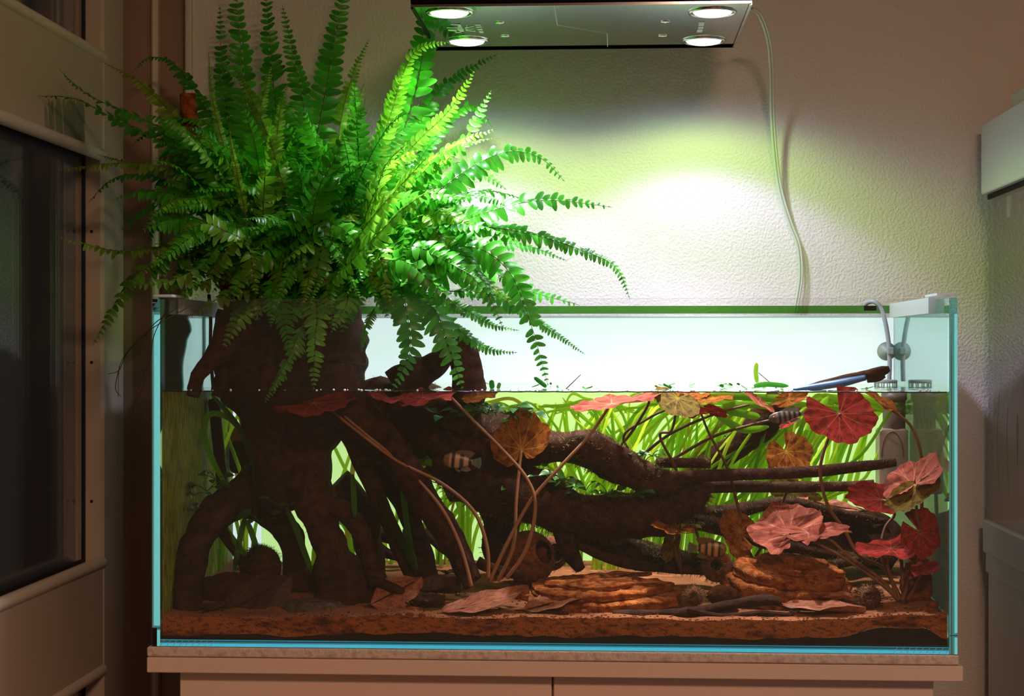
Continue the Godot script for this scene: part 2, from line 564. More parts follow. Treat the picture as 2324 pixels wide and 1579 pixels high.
	# warm lamp on the ceiling behind the camera
	var cl := thing("ceiling_lamp", "warm white square ceiling lamp behind the viewer", "lamp", Vector3(0.7, 1.75, 3.1))
	bx("lamp_frame", Vector3(0.38, 1.715, 2.78), Vector3(1.02, 1.749, 3.42), M.white_paint, cl, "", 0.005)
	var glow := mat("warm_glow", Color(1, 0.9, 0.8), 0.5)
	glow.emission_enabled = true
	glow.emission = Color(1.0, 0.72, 0.5)
	glow.emission_energy_multiplier = 1.0
	bx("diffuser", Vector3(0.4, 1.708, 2.8), Vector3(1.0, 1.714, 3.4), glow, cl)
	area_light("warm_light", Vector3(0.0, -0.05, 0.0), Vector2(0.6, 0.6), Vector3.DOWN, Color(1.0, 0.77, 0.63), 7.8, cl)

func right_tank() -> void:
	var xg := 0.757
	var zb := -0.517
	var zf := 0.75
	var t := thing("neighbour_aquarium", "second dark aquarium with white hood and white base rim standing to the right", "aquarium", Vector3(1.0, 0.09, 0.1))
	bx("hood", Vector3(0.745, 0.721, zb - 0.002), Vector3(1.3, 0.844, zf), M.hood_white, t, "", 0.002)
	bx("hood_step", Vector3(0.776, 0.8445, zb + 0.09), Vector3(1.28, 0.885, zf - 0.05), M.hood_white, t, "", 0.002)
	bx("pane", Vector3(xg, 0.14, zb), Vector3(xg + 0.008, 0.7205, zf - 0.01), M.dark_pane, t)
	bx("pane", Vector3(xg + 0.0085, 0.14, zb), Vector3(1.29, 0.7205, zb + 0.008), M.dark_pane, t)
	bx("pane", Vector3(xg + 0.0085, 0.14, zf - 0.018), Vector3(1.29, 0.7205, zf - 0.01), M.dark_pane, t)
	bx("pane", Vector3(1.282, 0.14, zb + 0.0085), Vector3(1.29, 0.7205, zf - 0.0185), M.dark_pane, t)
	bx("seal", Vector3(xg - 0.001, 0.712, zb - 0.001), Vector3(xg + 0.004, 0.7207, zf - 0.012), M.black_case, t)
	bx("base_rim", Vector3(0.7475, 0.089, zb - 0.002), Vector3(1.3, 0.147, zf), M.hood_white, t, "", 0.003)
	bx("clip", Vector3(xg + 0.009, 0.672, zb + 0.10), Vector3(xg + 0.013, 0.712, zb + 0.125), M.hood_white, t)
	var sb := MB.new()
	for k in 3:
		var px := 2268.0 + k * 22
		var pa := [P(px, 1120, -0.3), P(px - 4, 960, -0.3), P(px + 8, 820 + k * 30, -0.3)]
		tube(sb, catmull(pa, 6), lerps([0.0008, 0.0007, 0.0003], 6), 5, Color(0.22, 0.34, 0.12))
	put("stem", sb.mesh(), M.stalk, t, "stuff")
	var c := thing("neighbour_cabinet", "plain white cabinet carrying the dark aquarium on the right", "cabinet", Vector3(1.0, -0.85, 0.1))
	bx("body", Vector3(0.757, -0.849, zb), Vector3(1.29, 0.0885, zf - 0.012), M.hood_white, c, "", 0.002)
	bx("top_band", Vector3(0.753, 0.055, zb - 0.001), Vector3(0.7568, 0.0883, zf - 0.01), M.hood_white, c)

func cabinet() -> void:
	var s := thing("base_slab", "worn whitish foam slab with lime crusts under the planted aquarium", "slab", Vector3(0, -0.02, -0.25))
	var xl := P(333, 1490, 0.004).x
	var xr := P(2177, 1490, 0.004).x
	bx("slab", Vector3(xl, -0.0155, -0.50), Vector3(xr, -0.0008, 0.004), M.slab, s, "", 0.002)
	var lb := MB.new()
	for k in 260:
		var px := rng.randf_range(540, 2172)
		if rng.randf() > 0.45 + 0.5 * smoothstep(700, 1400, px) * (0.6 + 0.4 * sin(px * 0.013)): continue
		var w := rng.randf_range(0.001, 0.0045)
		var h := rng.randf_range(0.002, 0.0085)
		var p := P(px, 1478, 0.0045)
		p.y = -0.0012
		var k0 := lb.v.size()
		for q in [[-1.0, 0.0], [-0.5, -0.7], [-0.1, -0.5], [0.2, -1.0], [0.7, -0.4], [1.0, 0.0]]:
			lb.vert(p + Vector3(q[0] * w, q[1] * h * rng.randf_range(0.7, 1.2), 0.0))
		var m := lb.vert(p + Vector3(0, -0.2 * h, 0.0012))
		for q in 6:
			lb.tri(m, k0 + q, k0 + (q + 1) % 6)
	put("lime_crust", lb.mesh(), M.lime, s, "stuff")
	var c := thing("aquarium_cabinet", "warm white two-door cabinet with thick top under the planted aquarium", "cabinet", Vector3(0, -0.85, -0.25))
	var x0 := P(333, 1520, 0.004).x
	var x1 := P(2186, 1520, 0.004).x
	bx("cabinet_top", Vector3(x0, -0.0395, -0.52), Vector3(x1, -0.0165, 0.004), M.cabinet_paint, c, "", 0.0012)
	var z := -0.028
	var b0 := P(408, 1560, z).x
	var b1 := P(2119, 1560, z).x
	var mid := P(1254, 1560, z).x
	bx("body", Vector3(b0, -0.849, -0.50), Vector3(b1, -0.040, z - 0.018), M.cabinet_paint, c)
	bx("door", Vector3(b0, -0.84, z - 0.0175), Vector3(mid - 0.0016, -0.0425, z), M.cabinet_paint, c, "", 0.0015)
	bx("door", Vector3(mid + 0.0016, -0.84, z - 0.0175), Vector3(b1, -0.0425, z), M.cabinet_paint, c, "", 0.0015)

func aquarium() -> void:
	var a := thing("aquarium", "large rimless glass aquarium holding driftwood, red lotus and green vallisneria", "aquarium", Vector3(0, 0, -0.25))
	var H := 0.524
	for s in [-1.0, 1.0]:
		var sp := put_box("side_pane", Vector3(minf(0.588 * s, 0.6 * s), 0, -0.5), Vector3(maxf(0.588 * s, 0.6 * s), H, 0), M.side_glass, a)
		put_box("algae_film", Vector3(0.5873 * s - 0.0002, 0.03, -0.49), Vector3(0.5873 * s + 0.0002, 0.3845, -0.012), M.side_film if s < 0 else M.thin_side_film, sp)
	var bp := put_box("bottom_pane", Vector3(-0.5878, 0, -0.5), Vector3(0.5878, 0.0105, 0), M.bottom_glass, a)
	var hs := MB.new()
	for k in 18:
		var x := -0.585 + 0.0095 * k if k < 9 else 0.585 - 0.0095 * (k - 9)
		tube(hs, PackedVector3Array([Vector3(x - 0.002, 0.001, 0.0003), Vector3(x + 0.004, 0.0095, 0.0003)]), PackedFloat32Array([0.0004, 0.0004]), 5)
	put("glue_streak", hs.mesh(), M.lime, bp, "stuff")
	put_box("front_pane", Vector3(-0.5878, 0.0108, -0.010), Vector3(0.5878, H, 0), M.pane, a)
	var bk := put_box("back_pane", Vector3(-0.5878, 0.3856, -0.5), Vector3(0.5878, H, -0.492), M.clear_glass, a)
	put_box("algae_covered_glass", Vector3(-0.535, 0.0108, -0.5), Vector3(0.5878, 0.3852, -0.492), M.algae_glass, bk)
	put_box("clean_glass", Vector3(-0.5878, 0.0108, -0.5), Vector3(-0.5352, 0.3852, -0.492), M.clear_glass, bk)
	put_box("back_brace", Vector3(-0.5875, 0.5105, -0.4915), Vector3(0.5875, H, -0.468), M.green_glass, a)
	for s in [-1.0, 1.0]:
		var x: float = 0.5812 * s
		put_box("cover_rail", Vector3(x - 0.005, 0.503, -0.466), Vector3(x + 0.005, 0.527, -0.10), M.frosted, a)
		put_box("corner_clip", Vector3(0.585 * s - 0.014, 0.5275, -0.10), Vector3(0.585 * s + 0.014, 0.531, -0.004), M.frosted, a)
	# the lit panel that glows behind the back glass
	var lp := thing("light_panel", "bright white light panel glowing behind the aquarium back glass", "lamp", Vector3(0, 0.25, -0.52))
	put_box("housing", Vector3(-0.6, 0.0, -0.53), Vector3(0.6, 0.508, -0.514), M.white_paint, lp)
	var g := mat("panel_glow", Color(0.95, 0.97, 0.97), 0.6)
	g.emission_enabled = true
	g.emission = Color(0.93, 1.0, 1.0)
	g.emission_energy_multiplier = 0.25
	put_box("diffuser", Vector3(-0.6, 0.0, -0.5135), Vector3(0.6, 0.508, -0.507), g, lp)
	area_light("panel_light", Vector3(0, 0.0035, 0.0142), Vector2(1.19, 0.50), Vector3.BACK, Color(0.94, 1.0, 1.0), 0.115, lp)
	# the water's surface, gently rippled
	var w := MB.new()
	var nx := 90
	var nzr := 36
	for r in nzr:
		for k in nx:
			var p := Vector3(-0.5875 + 1.175 * k / (nx - 1.0), 0.3852, -0.4870 + 0.4765 * r / (nzr - 1.0))
			p.y += 0.0012 * nz.get_noise_2d(p.x * 420.0, p.z * 420.0) + 0.0006 * nz.get_noise_2d(p.x * 1500.0, p.z * 1500.0)
			w.vert(p)
	w.grid(0, nzr, nx)
	var wo := put("water", w.mesh(), M.water_skin, null, "stuff")
	tag(wo, "clear rippled water surface inside the planted aquarium", "water")
	var m := MB.new()
	var pa := PackedVector3Array()
	for k in 120:
		pa.append(Vector3(-0.587 + 1.174 * k / 119.0, 0.3845 + 0.0003 * sin(k * 1.7), -0.0125))
	var ra := PackedFloat32Array()
	ra.resize(120)
	ra.fill(0.0009)
	tube(m, pa, ra, 8)
	put("meniscus", m.mesh(), M.waterline, wo, "stuff")
	var bb := MB.new()
	for k in 70:
		var p := Vector3(rng.randf_range(-0.58, 0.58), 0.3855 + rng.randf_range(0.0, 0.0015), -0.0125)
		blob(bb, p, Vector3.ONE * rng.randf_range(0.0008, 0.0022), 0.0, 1.0, 0.0, Color.WHITE, 7, 9)
	put("bubble", bb.mesh(), M.bubble_skin, wo, "stuff")

func put_box(called: String, lo: Vector3, hi: Vector3, m: Material, parent: Node) -> MeshInstance3D:
	return bx(called, lo, hi, m, parent)

func hanging_lamp() -> void:
	var x0 := -0.21
	var x1 := 0.302
	var z0 := -0.385
	var z1 := -0.018
	var y := 0.965
	var l := thing("aquarium_lamp", "flat black hanging lamp with mirrored underside and four round lit lenses", "lamp", Vector3(0.046, y, -0.2))
	bx("casing", Vector3(x0, y + 0.0025, z0), Vector3(x1, y + 0.075, z1), M.black_case, l, "", 0.002)
	bx("mirror_plate", Vector3(x0 + 0.004, y, z0 + 0.004), Vector3(x1 - 0.004, y + 0.0024, z1 - 0.0035), M.mirror_plate, l)
	bx("edge_strip", Vector3(x0 + 0.001, y - 0.0015, z1 - 0.003), Vector3(x1 - 0.001, y + 0.0024, z1 + 0.0005), M.chrome, l)
	bx("edge_strip", Vector3(x0 + 0.001, y - 0.003, z0), Vector3(x1 - 0.001, y + 0.0024, z0 + 0.0035), M.black_case, l)
	for x in [x0, x1 - 0.0035]:
		bx("edge_strip", Vector3(x, y - 0.003, z0 + 0.004), Vector3(x + 0.0035, y + 0.0024, z1 - 0.004), M.chrome if x > 0 else M.black_case, l)
	var glow := mat("lens_glow", Color(1, 1, 1), 0.4)
	glow.emission_enabled = true
	glow.emission = Color(1.0, 1.0, 0.96)
	glow.emission_energy_multiplier = 1.6
	for q in [[1020, 28], [1617, 27], [1060, 93], [1597, 92]]:
		var d := ray(q[0], q[1])
		var p := EYE + d * ((y - EYE.y) / d.y)
		var r := 0.0375
		var b := MB.new()
		lathe(b, p, Vector3.DOWN, [[r * 0.80, -0.001], [r * 0.82, 0.002], [r * 0.9, 0.003], [r * 0.98, 0.0025], [r, 0.0]], 40)
		put("lens_ring", b.mesh(), M.chrome, l)
		b = MB.new()
		lathe(b, p, Vector3.DOWN, [[r * 0.79, 0.0005], [r * 0.74, 0.003], [r * 0.55, 0.0055], [r * 0.3, 0.007], [0.0, 0.0075]], 32)
		put("lens", b.mesh(), glow, l)
		# each lens covers chips of several colours, each with a cone of its own
		for s in [["violet_chips", Color(0.76, 0.56, 1.0), 57.0, 0.28, 0.165], ["lime_chips", Color(0.79, 1.0, 0.05), 76.0, 0.36, 0.072], ["grey_chips", Color(0.80, 0.86, 1.0), 84.0, 0.4, 0.03], ["white_chips", Color(1.0, 0.98, 0.94), 30.0, 0.6, 0.70]]:
			var sp := SpotLight3D.new()
			sp.name = s[0]
			sp.light_color = s[1]
			sp.spot_angle = s[2]
			sp.spot_angle_attenuation = s[3]
			sp.light_energy = s[4]
			sp.spot_range = 6.0
			sp.spot_attenuation = 2.0
			sp.light_size = 0.02
			sp.shadow_enabled = true
			l.add_child(sp, true)
			sp.position = p + Vector3(0, -0.031, 0) - l.position
			sp.rotation.x = -PI / 2
	for q in [[1134, 51], [1146, 82], [1510, 49], [1504, 81]]:
		var d := ray(q[0], q[1])
		var p := EYE + d * ((y - EYE.y) / d.y)
		var b := MB.new()
		lathe(b, p, Vector3.DOWN, [[0.0075, 0.0], [0.0070, 0.0015], [0.004, 0.002], [0.0, 0.0012]], 16)
		put("screw", b.mesh(), M.chrome, l)
	# the scribed line across the plate
	var pts := []
	for q in [[1258, 12], [1265, 57], [1378, 76], [1379, 106]]:
		var d := ray(q[0], q[1])
		pts.append(EYE + d * ((y - 0.0004 - EYE.y) / d.y))
	for k in 3:
		var b := MB.new()
		tube(b, PackedVector3Array([pts[k], pts[k + 1]]), PackedFloat32Array([0.0006, 0.0006]), 5)
		put("seam", b.mesh(), M.etch, l)
	# etched emblem, letters and label strip
	var glyphs := [[[1014, 62], [1050, 62], [1050, 64], [1014, 64]], [[1038, 54.5], [1045, 54.5], [1050, 66], [1040, 66]], [[1022, 54.5], [1045, 54.5], [1046, 57], [1024, 57]], [[1016, 67], [1035, 67], [1037, 72], [1018, 70]], [[1035, 65], [1052, 65], [1053, 75], [1048, 75]], [[1032, 72.5], [1053, 72.5], [1053, 75], [1035, 75]],
		[[1054, 63], [1074, 59], [1075, 60.5], [1056, 65]], [[1056, 66], [1076, 64.5], [1077, 66], [1057, 68]], [[1057, 68], [1079, 70], [1079, 72], [1058, 70]], [[1058, 58], [1060, 55.5], [1061, 62], [1060, 63]],
		[[1078, 55.5], [1090, 55.5], [1092, 58.5], [1079, 58.5]], [[1080, 60], [1092, 60], [1094, 63], [1081, 63]], [[1083, 65], [1094, 65], [1096, 69], [1085, 69]], [[1086, 70.5], [1096, 70.5], [1098, 75], [1089, 75]],
		[[1586, 50], [1599, 50], [1597, 60], [1585, 60]], [[1585, 61], [1597, 61], [1595.5, 66], [1584, 66]], [[1583, 67], [1595, 67], [1593, 73.5], [1581, 73.5]]]
	var gb := MB.new()
	for g in glyphs:
		var q := []
		for k in g:
			var d := ray(k[0], k[1])
			q.append(EYE + d * ((y - 0.0004 - EYE.y) / d.y))
		face(gb, q)
	put("etched_marks", gb.mesh(), M.etch, l, "stuff")
	var b := MB.new()
	var b2 := MB.new()
	var cp := [[1702, 20, -0.30], [1722, 36, -0.36], [1741, 90, -0.42], [1748, 160, -0.47], [1750, 250, -0.51], [1756, 340, -0.53], [1768, 430, -0.54], [1790, 505, -0.545], [1810, 560, -0.545], [1815, 620, -0.545], [1810, 665, -0.545], [1801, 712, -0.545]]
	var pa := pixpath(cp)
	tube(b, catmull(pa, 6), lerps([0.0024, 0.0024, 0.0024, 0.0024, 0.0024, 0.0024, 0.0024, 0.0024, 0.0024, 0.0024, 0.0024, 0.0024], 6), 8)
	for k in pa.size(): pa[k] += Vector3(0.0046, 0.001, 0.0)
	tube(b2, catmull(pa, 6), lerps([0.0022, 0.0022, 0.0022, 0.0022, 0.0022, 0.0022, 0.0022, 0.0022, 0.0022, 0.0022, 0.0022, 0.0022], 6), 8)
	put("cable", b.mesh(), M.clear_cord, l)
	put("cable", b2.mesh(), M.clear_cord, l)

# ---------- ground inside the tank
func ground(x: float, z: float) -> float:
	var h := 0.046 + 0.026 * smoothstep(0.0, 0.45, -z) + 0.004 * nz.get_noise_2d(x * 90.0, z * 90.0) + 0.0025 * nz.get_noise_2d(x * 260.0, z * 260.0 + 50.0)
	h += 0.010 * smoothstep(0.40, 0.55, x) - 0.004 * smoothstep(-0.2, -0.5, x)
	return h
func ground_z(px: float, py: float) -> Vector3:
	# the point of the sand seen at a pixel
	for k in 240:
		var z := -0.014 - 0.474 * k / 239.0
		var p := P(px, py, z)
		if p.y <= ground(p.x, z): return p
	return P(px, py, -0.48)
func substrate() -> void:
	var nx := 200
	var nr := 70
	var s := thing("substrate", "orange brown sand bed over dark soil along the aquarium bottom", "sand", Vector3(0, 0.011, -0.25))
	var t := MB.new()
	for r in nr:
		var z := -0.4905 + 0.4795 * r / (nr - 1.0)
		for k in nx:
			var x := -0.5872 + 1.1744 * k / (nx - 1.0)
			var g := nz.get_noise_2d(x * 200.0 + 7, z * 200.0)
			t.vert(Vector3(x, ground(x, z), z), Color(1, 1, 1) * (1.0 + 0.35 * g))
	t.grid(0, nr, nx)
	# the cut through the layers that shows behind the front glass
	var f := MB.new()
	var d := MB.new()
	var zf := -0.011
	for r in 17:
		for k in 520:
			var x := -0.5872 + 1.1744 * k / 519.0
			var lo := soil_top(x)
			var hi := ground(x, zf)
			var y := lerpf(hi, lo, r / 16.0)
			var g := 1.1 * nz.get_noise_2d(x * 70.0, y * 420.0) + 0.8 * nz.get_noise_2d(x * 420.0, y * 1400.0)
			var c := Color(1.0 + 0.8 * g, 1.0 + 1.0 * g, 1.0 + 1.1 * g)
			if nz.get_noise_2d(x * 900.0 + 3, y * 2600.0) > 0.24: c = c * 0.35
			f.vert(Vector3(x, y, zf), Color(maxf(c.r, 0.1), maxf(c.g, 0.08), maxf(c.b, 0.06)))
	f.grid(0, 17, 520)
	for r in 9:
		for k in nx:
			var x := -0.5872 + 1.1744 * k / (nx - 1.0)
			var y := lerpf(soil_top(x), 0.0108, r / 8.0)
			d.vert(Vector3(x, y, zf + 0.0002), Color.WHITE * (1.0 + 0.8 * nz.get_noise_2d(x * 320.0, y * 900.0)))
	d.grid(0, 9, nx)
	for b in [f, d]:
		var fl := PackedInt32Array()
		for k in range(0, b.i.size(), 3):
			fl.append(b.i[k]); fl.append(b.i[k + 2]); fl.append(b.i[k + 1])
		b.i = fl
	put("sand_top", t.mesh(), M.sand_top, s)
	put("sand_layer", f.mesh(), M.sand_side, s)
	put("soil_layer", d.mesh(), M.soil, s)
	# loose grains and pebbles along the glass and over the sand
	var grains := MB.new()
	for k in 900:
		var x := rng.randf_range(-0.585, 0.585)
		var z := -0.013 - 0.2 * pow(rng.randf(), 2.5)
		var r := rng.randf_range(0.0007, 0.0022)
		var c := Color(0.62, 0.30, 0.14).lerp(Color(0.75, 0.52, 0.30), rng.randf())
		if rng.randf() < 0.2: c = Color(0.18, 0.10, 0.06)
		blob(grains, Vector3(x, ground(x, z) + r * 0.3, z), Vector3(r * 1.3, r * 0.8, r), 0.2, 3.0, rng.randf() * TAU, c, 6, 7)
	put("gravel", grains.mesh(), M.crumb, s, "stuff")
	# one red pebble and the pale ones by the glass
	for q in [[1170, 1321, 5.5, Color(0.9, 0.12, 0.08)], [1120, 1400, 4, Color(0.9, 0.7, 0.5)], [1358, 1404, 6, Color(0.85, 0.65, 0.45)], [930, 1408, 8, Color(0.85, 0.42, 0.28)], [958, 1406, 7, Color(0.8, 0.38, 0.26)], [905, 1413, 6, Color(0.85, 0.5, 0.32)], [1305, 1388, 9, Color(0.8, 0.4, 0.25)], [1325, 1390, 8, Color(0.75, 0.36, 0.22)], [1150, 1398, 5, Color(0.8, 0.42, 0.26)], [2120, 1378, 14, Color(0.8, 0.33, 0.13)], [2098, 1385, 9, Color(0.8, 0.4, 0.2)], [2150, 1392, 9, Color(0.78, 0.45, 0.25)]]:
		var p := ground_z(q[0], q[1])
		var r: float = q[2] * mpp(p.z)
		var b := MB.new()
		p.y = ground(p.x, p.z) + r * 0.3
		blob(b, p, Vector3(r * 1.3, r * 0.75, r), 0.15, 2.0, q[0], q[3], 9, 12)
		put("pebble", b.mesh(), M.crumb, s)
func soil_top(x: float) -> float:
	var h := 0.0195 + 0.006 * nz.get_noise_2d(x * 60.0, 5.0) + 0.003 * nz.get_noise_2d(x * 240.0, 15.0)
	return h + 0.018 * smoothstep(0.42, 0.50, x) * smoothstep(0.587, 0.55, x) - 0.004 * smoothstep(-0.2, -0.5, x)

# ---------- driftwood
func wood_part(t: Node3D, called: String, limbs: Array, m: Material, rough := 0.35, hair := 0, hl := 0.006, hc0 := Color(0.05, 0.05, 0.01), hc1 := Color(0.20, 0.18, 0.04)) -> void:
	for c in limbs:
		var b := MB.new()
		limb(b, c, 8, 16, rough)
		var o := put(called, b.mesh(), m, t)
		if hair > 0:
			var f := MB.new()
			fuzz(f, b, hair, hl, hc0, hc1)
			put("algae_fuzz", f.mesh(), M.fur, o, "stuff")
func wood() -> void:
	var s := thing("driftwood_stump", "massive dark root stump under the fern, its legs standing on the sand", "driftwood", P(680, 1380, -0.25))
	wood_part(s, "trunk", [
		[[690, 600, -0.27, 60], [675, 690, -0.26, 150], [665, 760, -0.26, 178], [660, 830, -0.26, 172], [660, 890, -0.25, 165], [660, 960, -0.25, 120], [655, 1030, -0.25, 98], [665, 1100, -0.24, 92], [680, 1150, -0.24, 60]],
	], M.wood_dark, 0.13)
	wood_part(s, "root", [
		[[620, 1060, -0.25, 70], [560, 1120, -0.24, 48], [490, 1165, -0.17, 42], [448, 1225, -0.12, 33], [430, 1290, -0.095, 36], [420, 1345, -0.085, 36], [426, 1390, -0.08, 38]],
		[[560, 1140, -0.26, 40], [600, 1165, -0.27, 26], [645, 1195, -0.28, 30], [665, 1240, -0.28, 27], [668, 1300, -0.28, 26], [672, 1340, -0.28, 24]],
		[[480, 1170, -0.17, 26], [510, 1215, -0.2, 12], [540, 1260, -0.22, 9], [560, 1300, -0.22, 9]],
	], M.wood_dark, 0.25)
	wood_part(s, "root", [
		[[675, 1010, -0.255, 60], [694, 1085, -0.205, 56], [712, 1140, -0.18, 48], [735, 1200, -0.17, 36], [752, 1245, -0.16, 36], [765, 1290, -0.155, 58], [790, 1335, -0.15, 66], [785, 1385, -0.14, 70]],
		[[730, 1140, -0.17, 20], [765, 1150, -0.16, 22], [800, 1178, -0.15, 24], [822, 1215, -0.14, 20], [836, 1250, -0.14, 17], [850, 1300, -0.13, 22], [880, 1345, -0.12, 14]],
		[[790, 920, -0.15, 52], [830, 965, -0.14, 44], [880, 1010, -0.13, 36], [930, 1080, -0.12, 36], [975, 1150, -0.12, 34], [1015, 1210, -0.11, 33], [1045, 1265, -0.11, 30], [1070, 1320, -0.10, 22]],
		[[1000, 1200, -0.10, 12], [1035, 1260, -0.09, 11], [1052, 1305, -0.09, 10], [1062, 1335, -0.09, 9]],
	], M.wood_red, 0.34, 220, 0.004, Color(0.2, 0.1, 0.05), Color(0.5, 0.3, 0.16))
	wood_part(s, "root", [
		[[800, 960, -0.18, 40], [822, 1040, -0.17, 26], [850, 1110, -0.16, 20], [880, 1180, -0.15, 18], [905, 1235, -0.15, 20], [920, 1275, -0.14, 17], [930, 1310, -0.14, 12]],
		[[850, 1010, -0.20, 34], [880, 1080, -0.2, 28], [915, 1140, -0.2, 24], [945, 1210, -0.2, 22], [960, 1270, -0.2, 26], [965, 1315, -0.2, 30]],
		[[760, 1100, -0.30, 44], [820, 1160, -0.31, 38], [835, 1230, -0.32, 30], [850, 1300, -0.32, 26]],
		[[835, 1190, -0.34, 16], [870, 1215, -0.35, 14], [915, 1232, -0.36, 10]],
		[[845, 1230, -0.34, 14], [880, 1255, -0.35, 12], [925, 1268, -0.36, 10]],
		[[900, 1090, -0.38, 16], [960, 1150, -0.38, 15], [1010, 1165, -0.38, 12]],
		[[960, 1205, -0.35, 12], [1005, 1245, -0.35, 10], [1050, 1272, -0.35, 9]],
	], M.wood_dark, 0.22)
	wood_part(s, "arm", [
		[[540, 740, -0.17, 60], [505, 790, -0.15, 30], [468, 830, -0.14, 20], [447, 858, -0.135, 17], [437, 900, -0.13, 15]],
		[[560, 830, -0.2, 60], [520, 860, -0.19, 34], [500, 900, -0.19, 22]],
		[[1030, 760, -0.20, 26], [1052, 800, -0.19, 34], [1062, 850, -0.18, 36], [1058, 900, -0.18, 40], [1040, 960, -0.2, 50]],
		[[905, 880, -0.22, 45], [940, 850, -0.22, 40], [980, 830, -0.22, 28], [1020, 800, -0.21, 18]],
	], M.wood_brown, 0.25)
	wood_part(s, "cut_branch", [
		[[540, 720, -0.30, 24], [490, 560, -0.36, 16], [455, 400, -0.36, 15], [434, 290, -0.31, 17], [426, 212, -0.30, 18]],
	], M.wood_orange, 0.22)

	var d := thing("driftwood_branch", "long dark branched driftwood log with thin sticks reaching right", "driftwood", P(1290, 1290, -0.22))
	wood_part(d, "log", [
		[[780, 950, -0.28, 70], [900, 935, -0.26, 74], [1010, 965, -0.25, 84], [1110, 1000, -0.24, 72], [1200, 1010, -0.22, 48], [1270, 1012, -0.20, 34], [1340, 1020, -0.19, 42], [1400, 1052, -0.18, 44], [1455, 1082, -0.175, 36], [1520, 1095, -0.17, 26], [1545, 1098, -0.17, 12]],
	], M.wood_brown, 0.34, 3200, 0.008, Color(0.10, 0.08, 0.02), Color(0.42, 0.34, 0.10))
	wood_part(d, "log", [
		[[1030, 1010, -0.26, 84], [1090, 1070, -0.25, 82], [1170, 1110, -0.23, 66], [1240, 1140, -0.22, 58], [1320, 1172, -0.21, 48], [1400, 1172, -0.20, 48], [1480, 1158, -0.20, 50], [1545, 1132, -0.2, 44], [1592, 1096, -0.2, 34]],
	], M.wood_brown, 0.34, 6000, 0.010, Color(0.14, 0.05, 0.02), Color(0.50, 0.25, 0.09))
	wood_part(d, "leg", [
		[[1265, 1150, -0.22, 34], [1282, 1210, -0.21, 26], [1298, 1260, -0.2, 20], [1318, 1292, -0.19, 12]],
		[[1100, 1110, -0.30, 40], [1125, 1180, -0.32, 28], [1120, 1240, -0.33, 24], [1135, 1290, -0.33, 22]],
		[[1180, 1120, -0.30, 36], [1160, 1190, -0.32, 20], [1150, 1240, -0.33, 18]],
	], M.wood_dark, 0.25, 300)
	wood_part(d, "stick", [
		[[1500, 1086, -0.17, 16], [1620, 1078, -0.165, 13], [1740, 1076, -0.16, 13], [1860, 1068, -0.15, 13], [1950, 1058, -0.145, 12], [2034, 1049, -0.14, 9]],
		[[1560, 1104, -0.2, 18], [1680, 1104, -0.2, 13], [1800, 1105, -0.19, 12], [1900, 1103, -0.185, 11], [1984, 1100, -0.18, 11]],
		[[1490, 1050, -0.22, 12], [1550, 1050, -0.215, 11], [1613, 1052, -0.21, 11]],
	], M.wood_brown, 0.2, 420, 0.004, Color(0.12, 0.09, 0.03), Color(0.42, 0.33, 0.12))
	wood_part(d, "stick", [
		[[1530, 1165, -0.25, 20], [1600, 1162, -0.255, 16], [1665, 1160, -0.26, 17], [1740, 1145, -0.26, 13], [1800, 1140, -0.26, 12], [1880, 1158, -0.26, 10], [1990, 1180, -0.26, 8]],
		[[1500, 1140, -0.22, 12], [1570, 1155, -0.22, 9], [1640, 1165, -0.22, 8]],
		[[1540, 1170, -0.24, 22], [1620, 1190, -0.25, 20], [1700, 1215, -0.25, 18], [1800, 1245, -0.25, 17], [1900, 1262, -0.25, 14], [2010, 1268, -0.25, 11]],
		[[1880, 1282, -0.24, 12], [1950, 1270, -0.24, 11], [2030, 1262, -0.24, 9]],
	], M.wood_dark, 0.22, 700, 0.006, Color(0.08, 0.08, 0.02), Color(0.34, 0.30, 0.08))
	var w := thing("sloping_log", "thick dark log slanting up to the surface behind the grass", "driftwood", P(1590, 1075, -0.40))
	wood_part(w, "log", [[[1775, 905, -0.36, 36], [1740, 950, -0.37, 38], [1700, 990, -0.38, 34], [1650, 1025, -0.39, 28], [1600, 1058, -0.40, 26], [1560, 1085, -0.40, 24]]], M.wood_dark, 0.2, 700)
	var e := thing("sunken_log", "dark bulky log lying behind the red lotus leaves", "driftwood", P(1900, 1260, -0.33))
	wood_part(e, "log", [[[1770, 1185, -0.33, 22], [1830, 1205, -0.33, 52], [1910, 1215, -0.33, 62], [1990, 1225, -0.33, 62], [2040, 1245, -0.33, 44]]], M.wood_dark, 0.25)
	wood_part(e, "bark_edge", [[[1800, 1150, -0.31, 7], [1880, 1168, -0.30, 9], [1950, 1182, -0.29, 9], [2010, 1182, -0.29, 6]], [[1860, 1142, -0.32, 3], [1905, 1143, -0.32, 3], [1940, 1153, -0.32, 2]]], M.wood_red, 0.2)
	var g := thing("low_log", "mossy dark log lying on the sand below the red-tufted branch", "driftwood", P(1480, 1290, -0.26))
	wood_part(g, "log", [[[1300, 1200, -0.27, 26], [1360, 1225, -0.26, 32], [1430, 1250, -0.25, 34], [1510, 1268, -0.25, 26], [1600, 1280, -0.24, 20]]], M.wood_dark, 0.25, 2600, 0.009, Color(0.06, 0.08, 0.01), Color(0.28, 0.28, 0.06))
	wood_part(g, "lower_edge", [[[1310, 1235, -0.22, 9], [1370, 1262, -0.215, 12], [1440, 1282, -0.21, 12], [1520, 1290, -0.21, 11], [1600, 1296, -0.21, 9]]], M.wood_red, 0.2)
	var tw := thing("twig_pile", "short broken twig lying at the foot of the diagonal root", "twig", P(1150, 1310, -0.15))
	wood_part(tw, "twig", [[[1085, 1275, -0.16, 14], [1120, 1290, -0.155, 13], [1160, 1300, -0.15, 12], [1192, 1303, -0.15, 9]]], M.wood_red, 0.2)
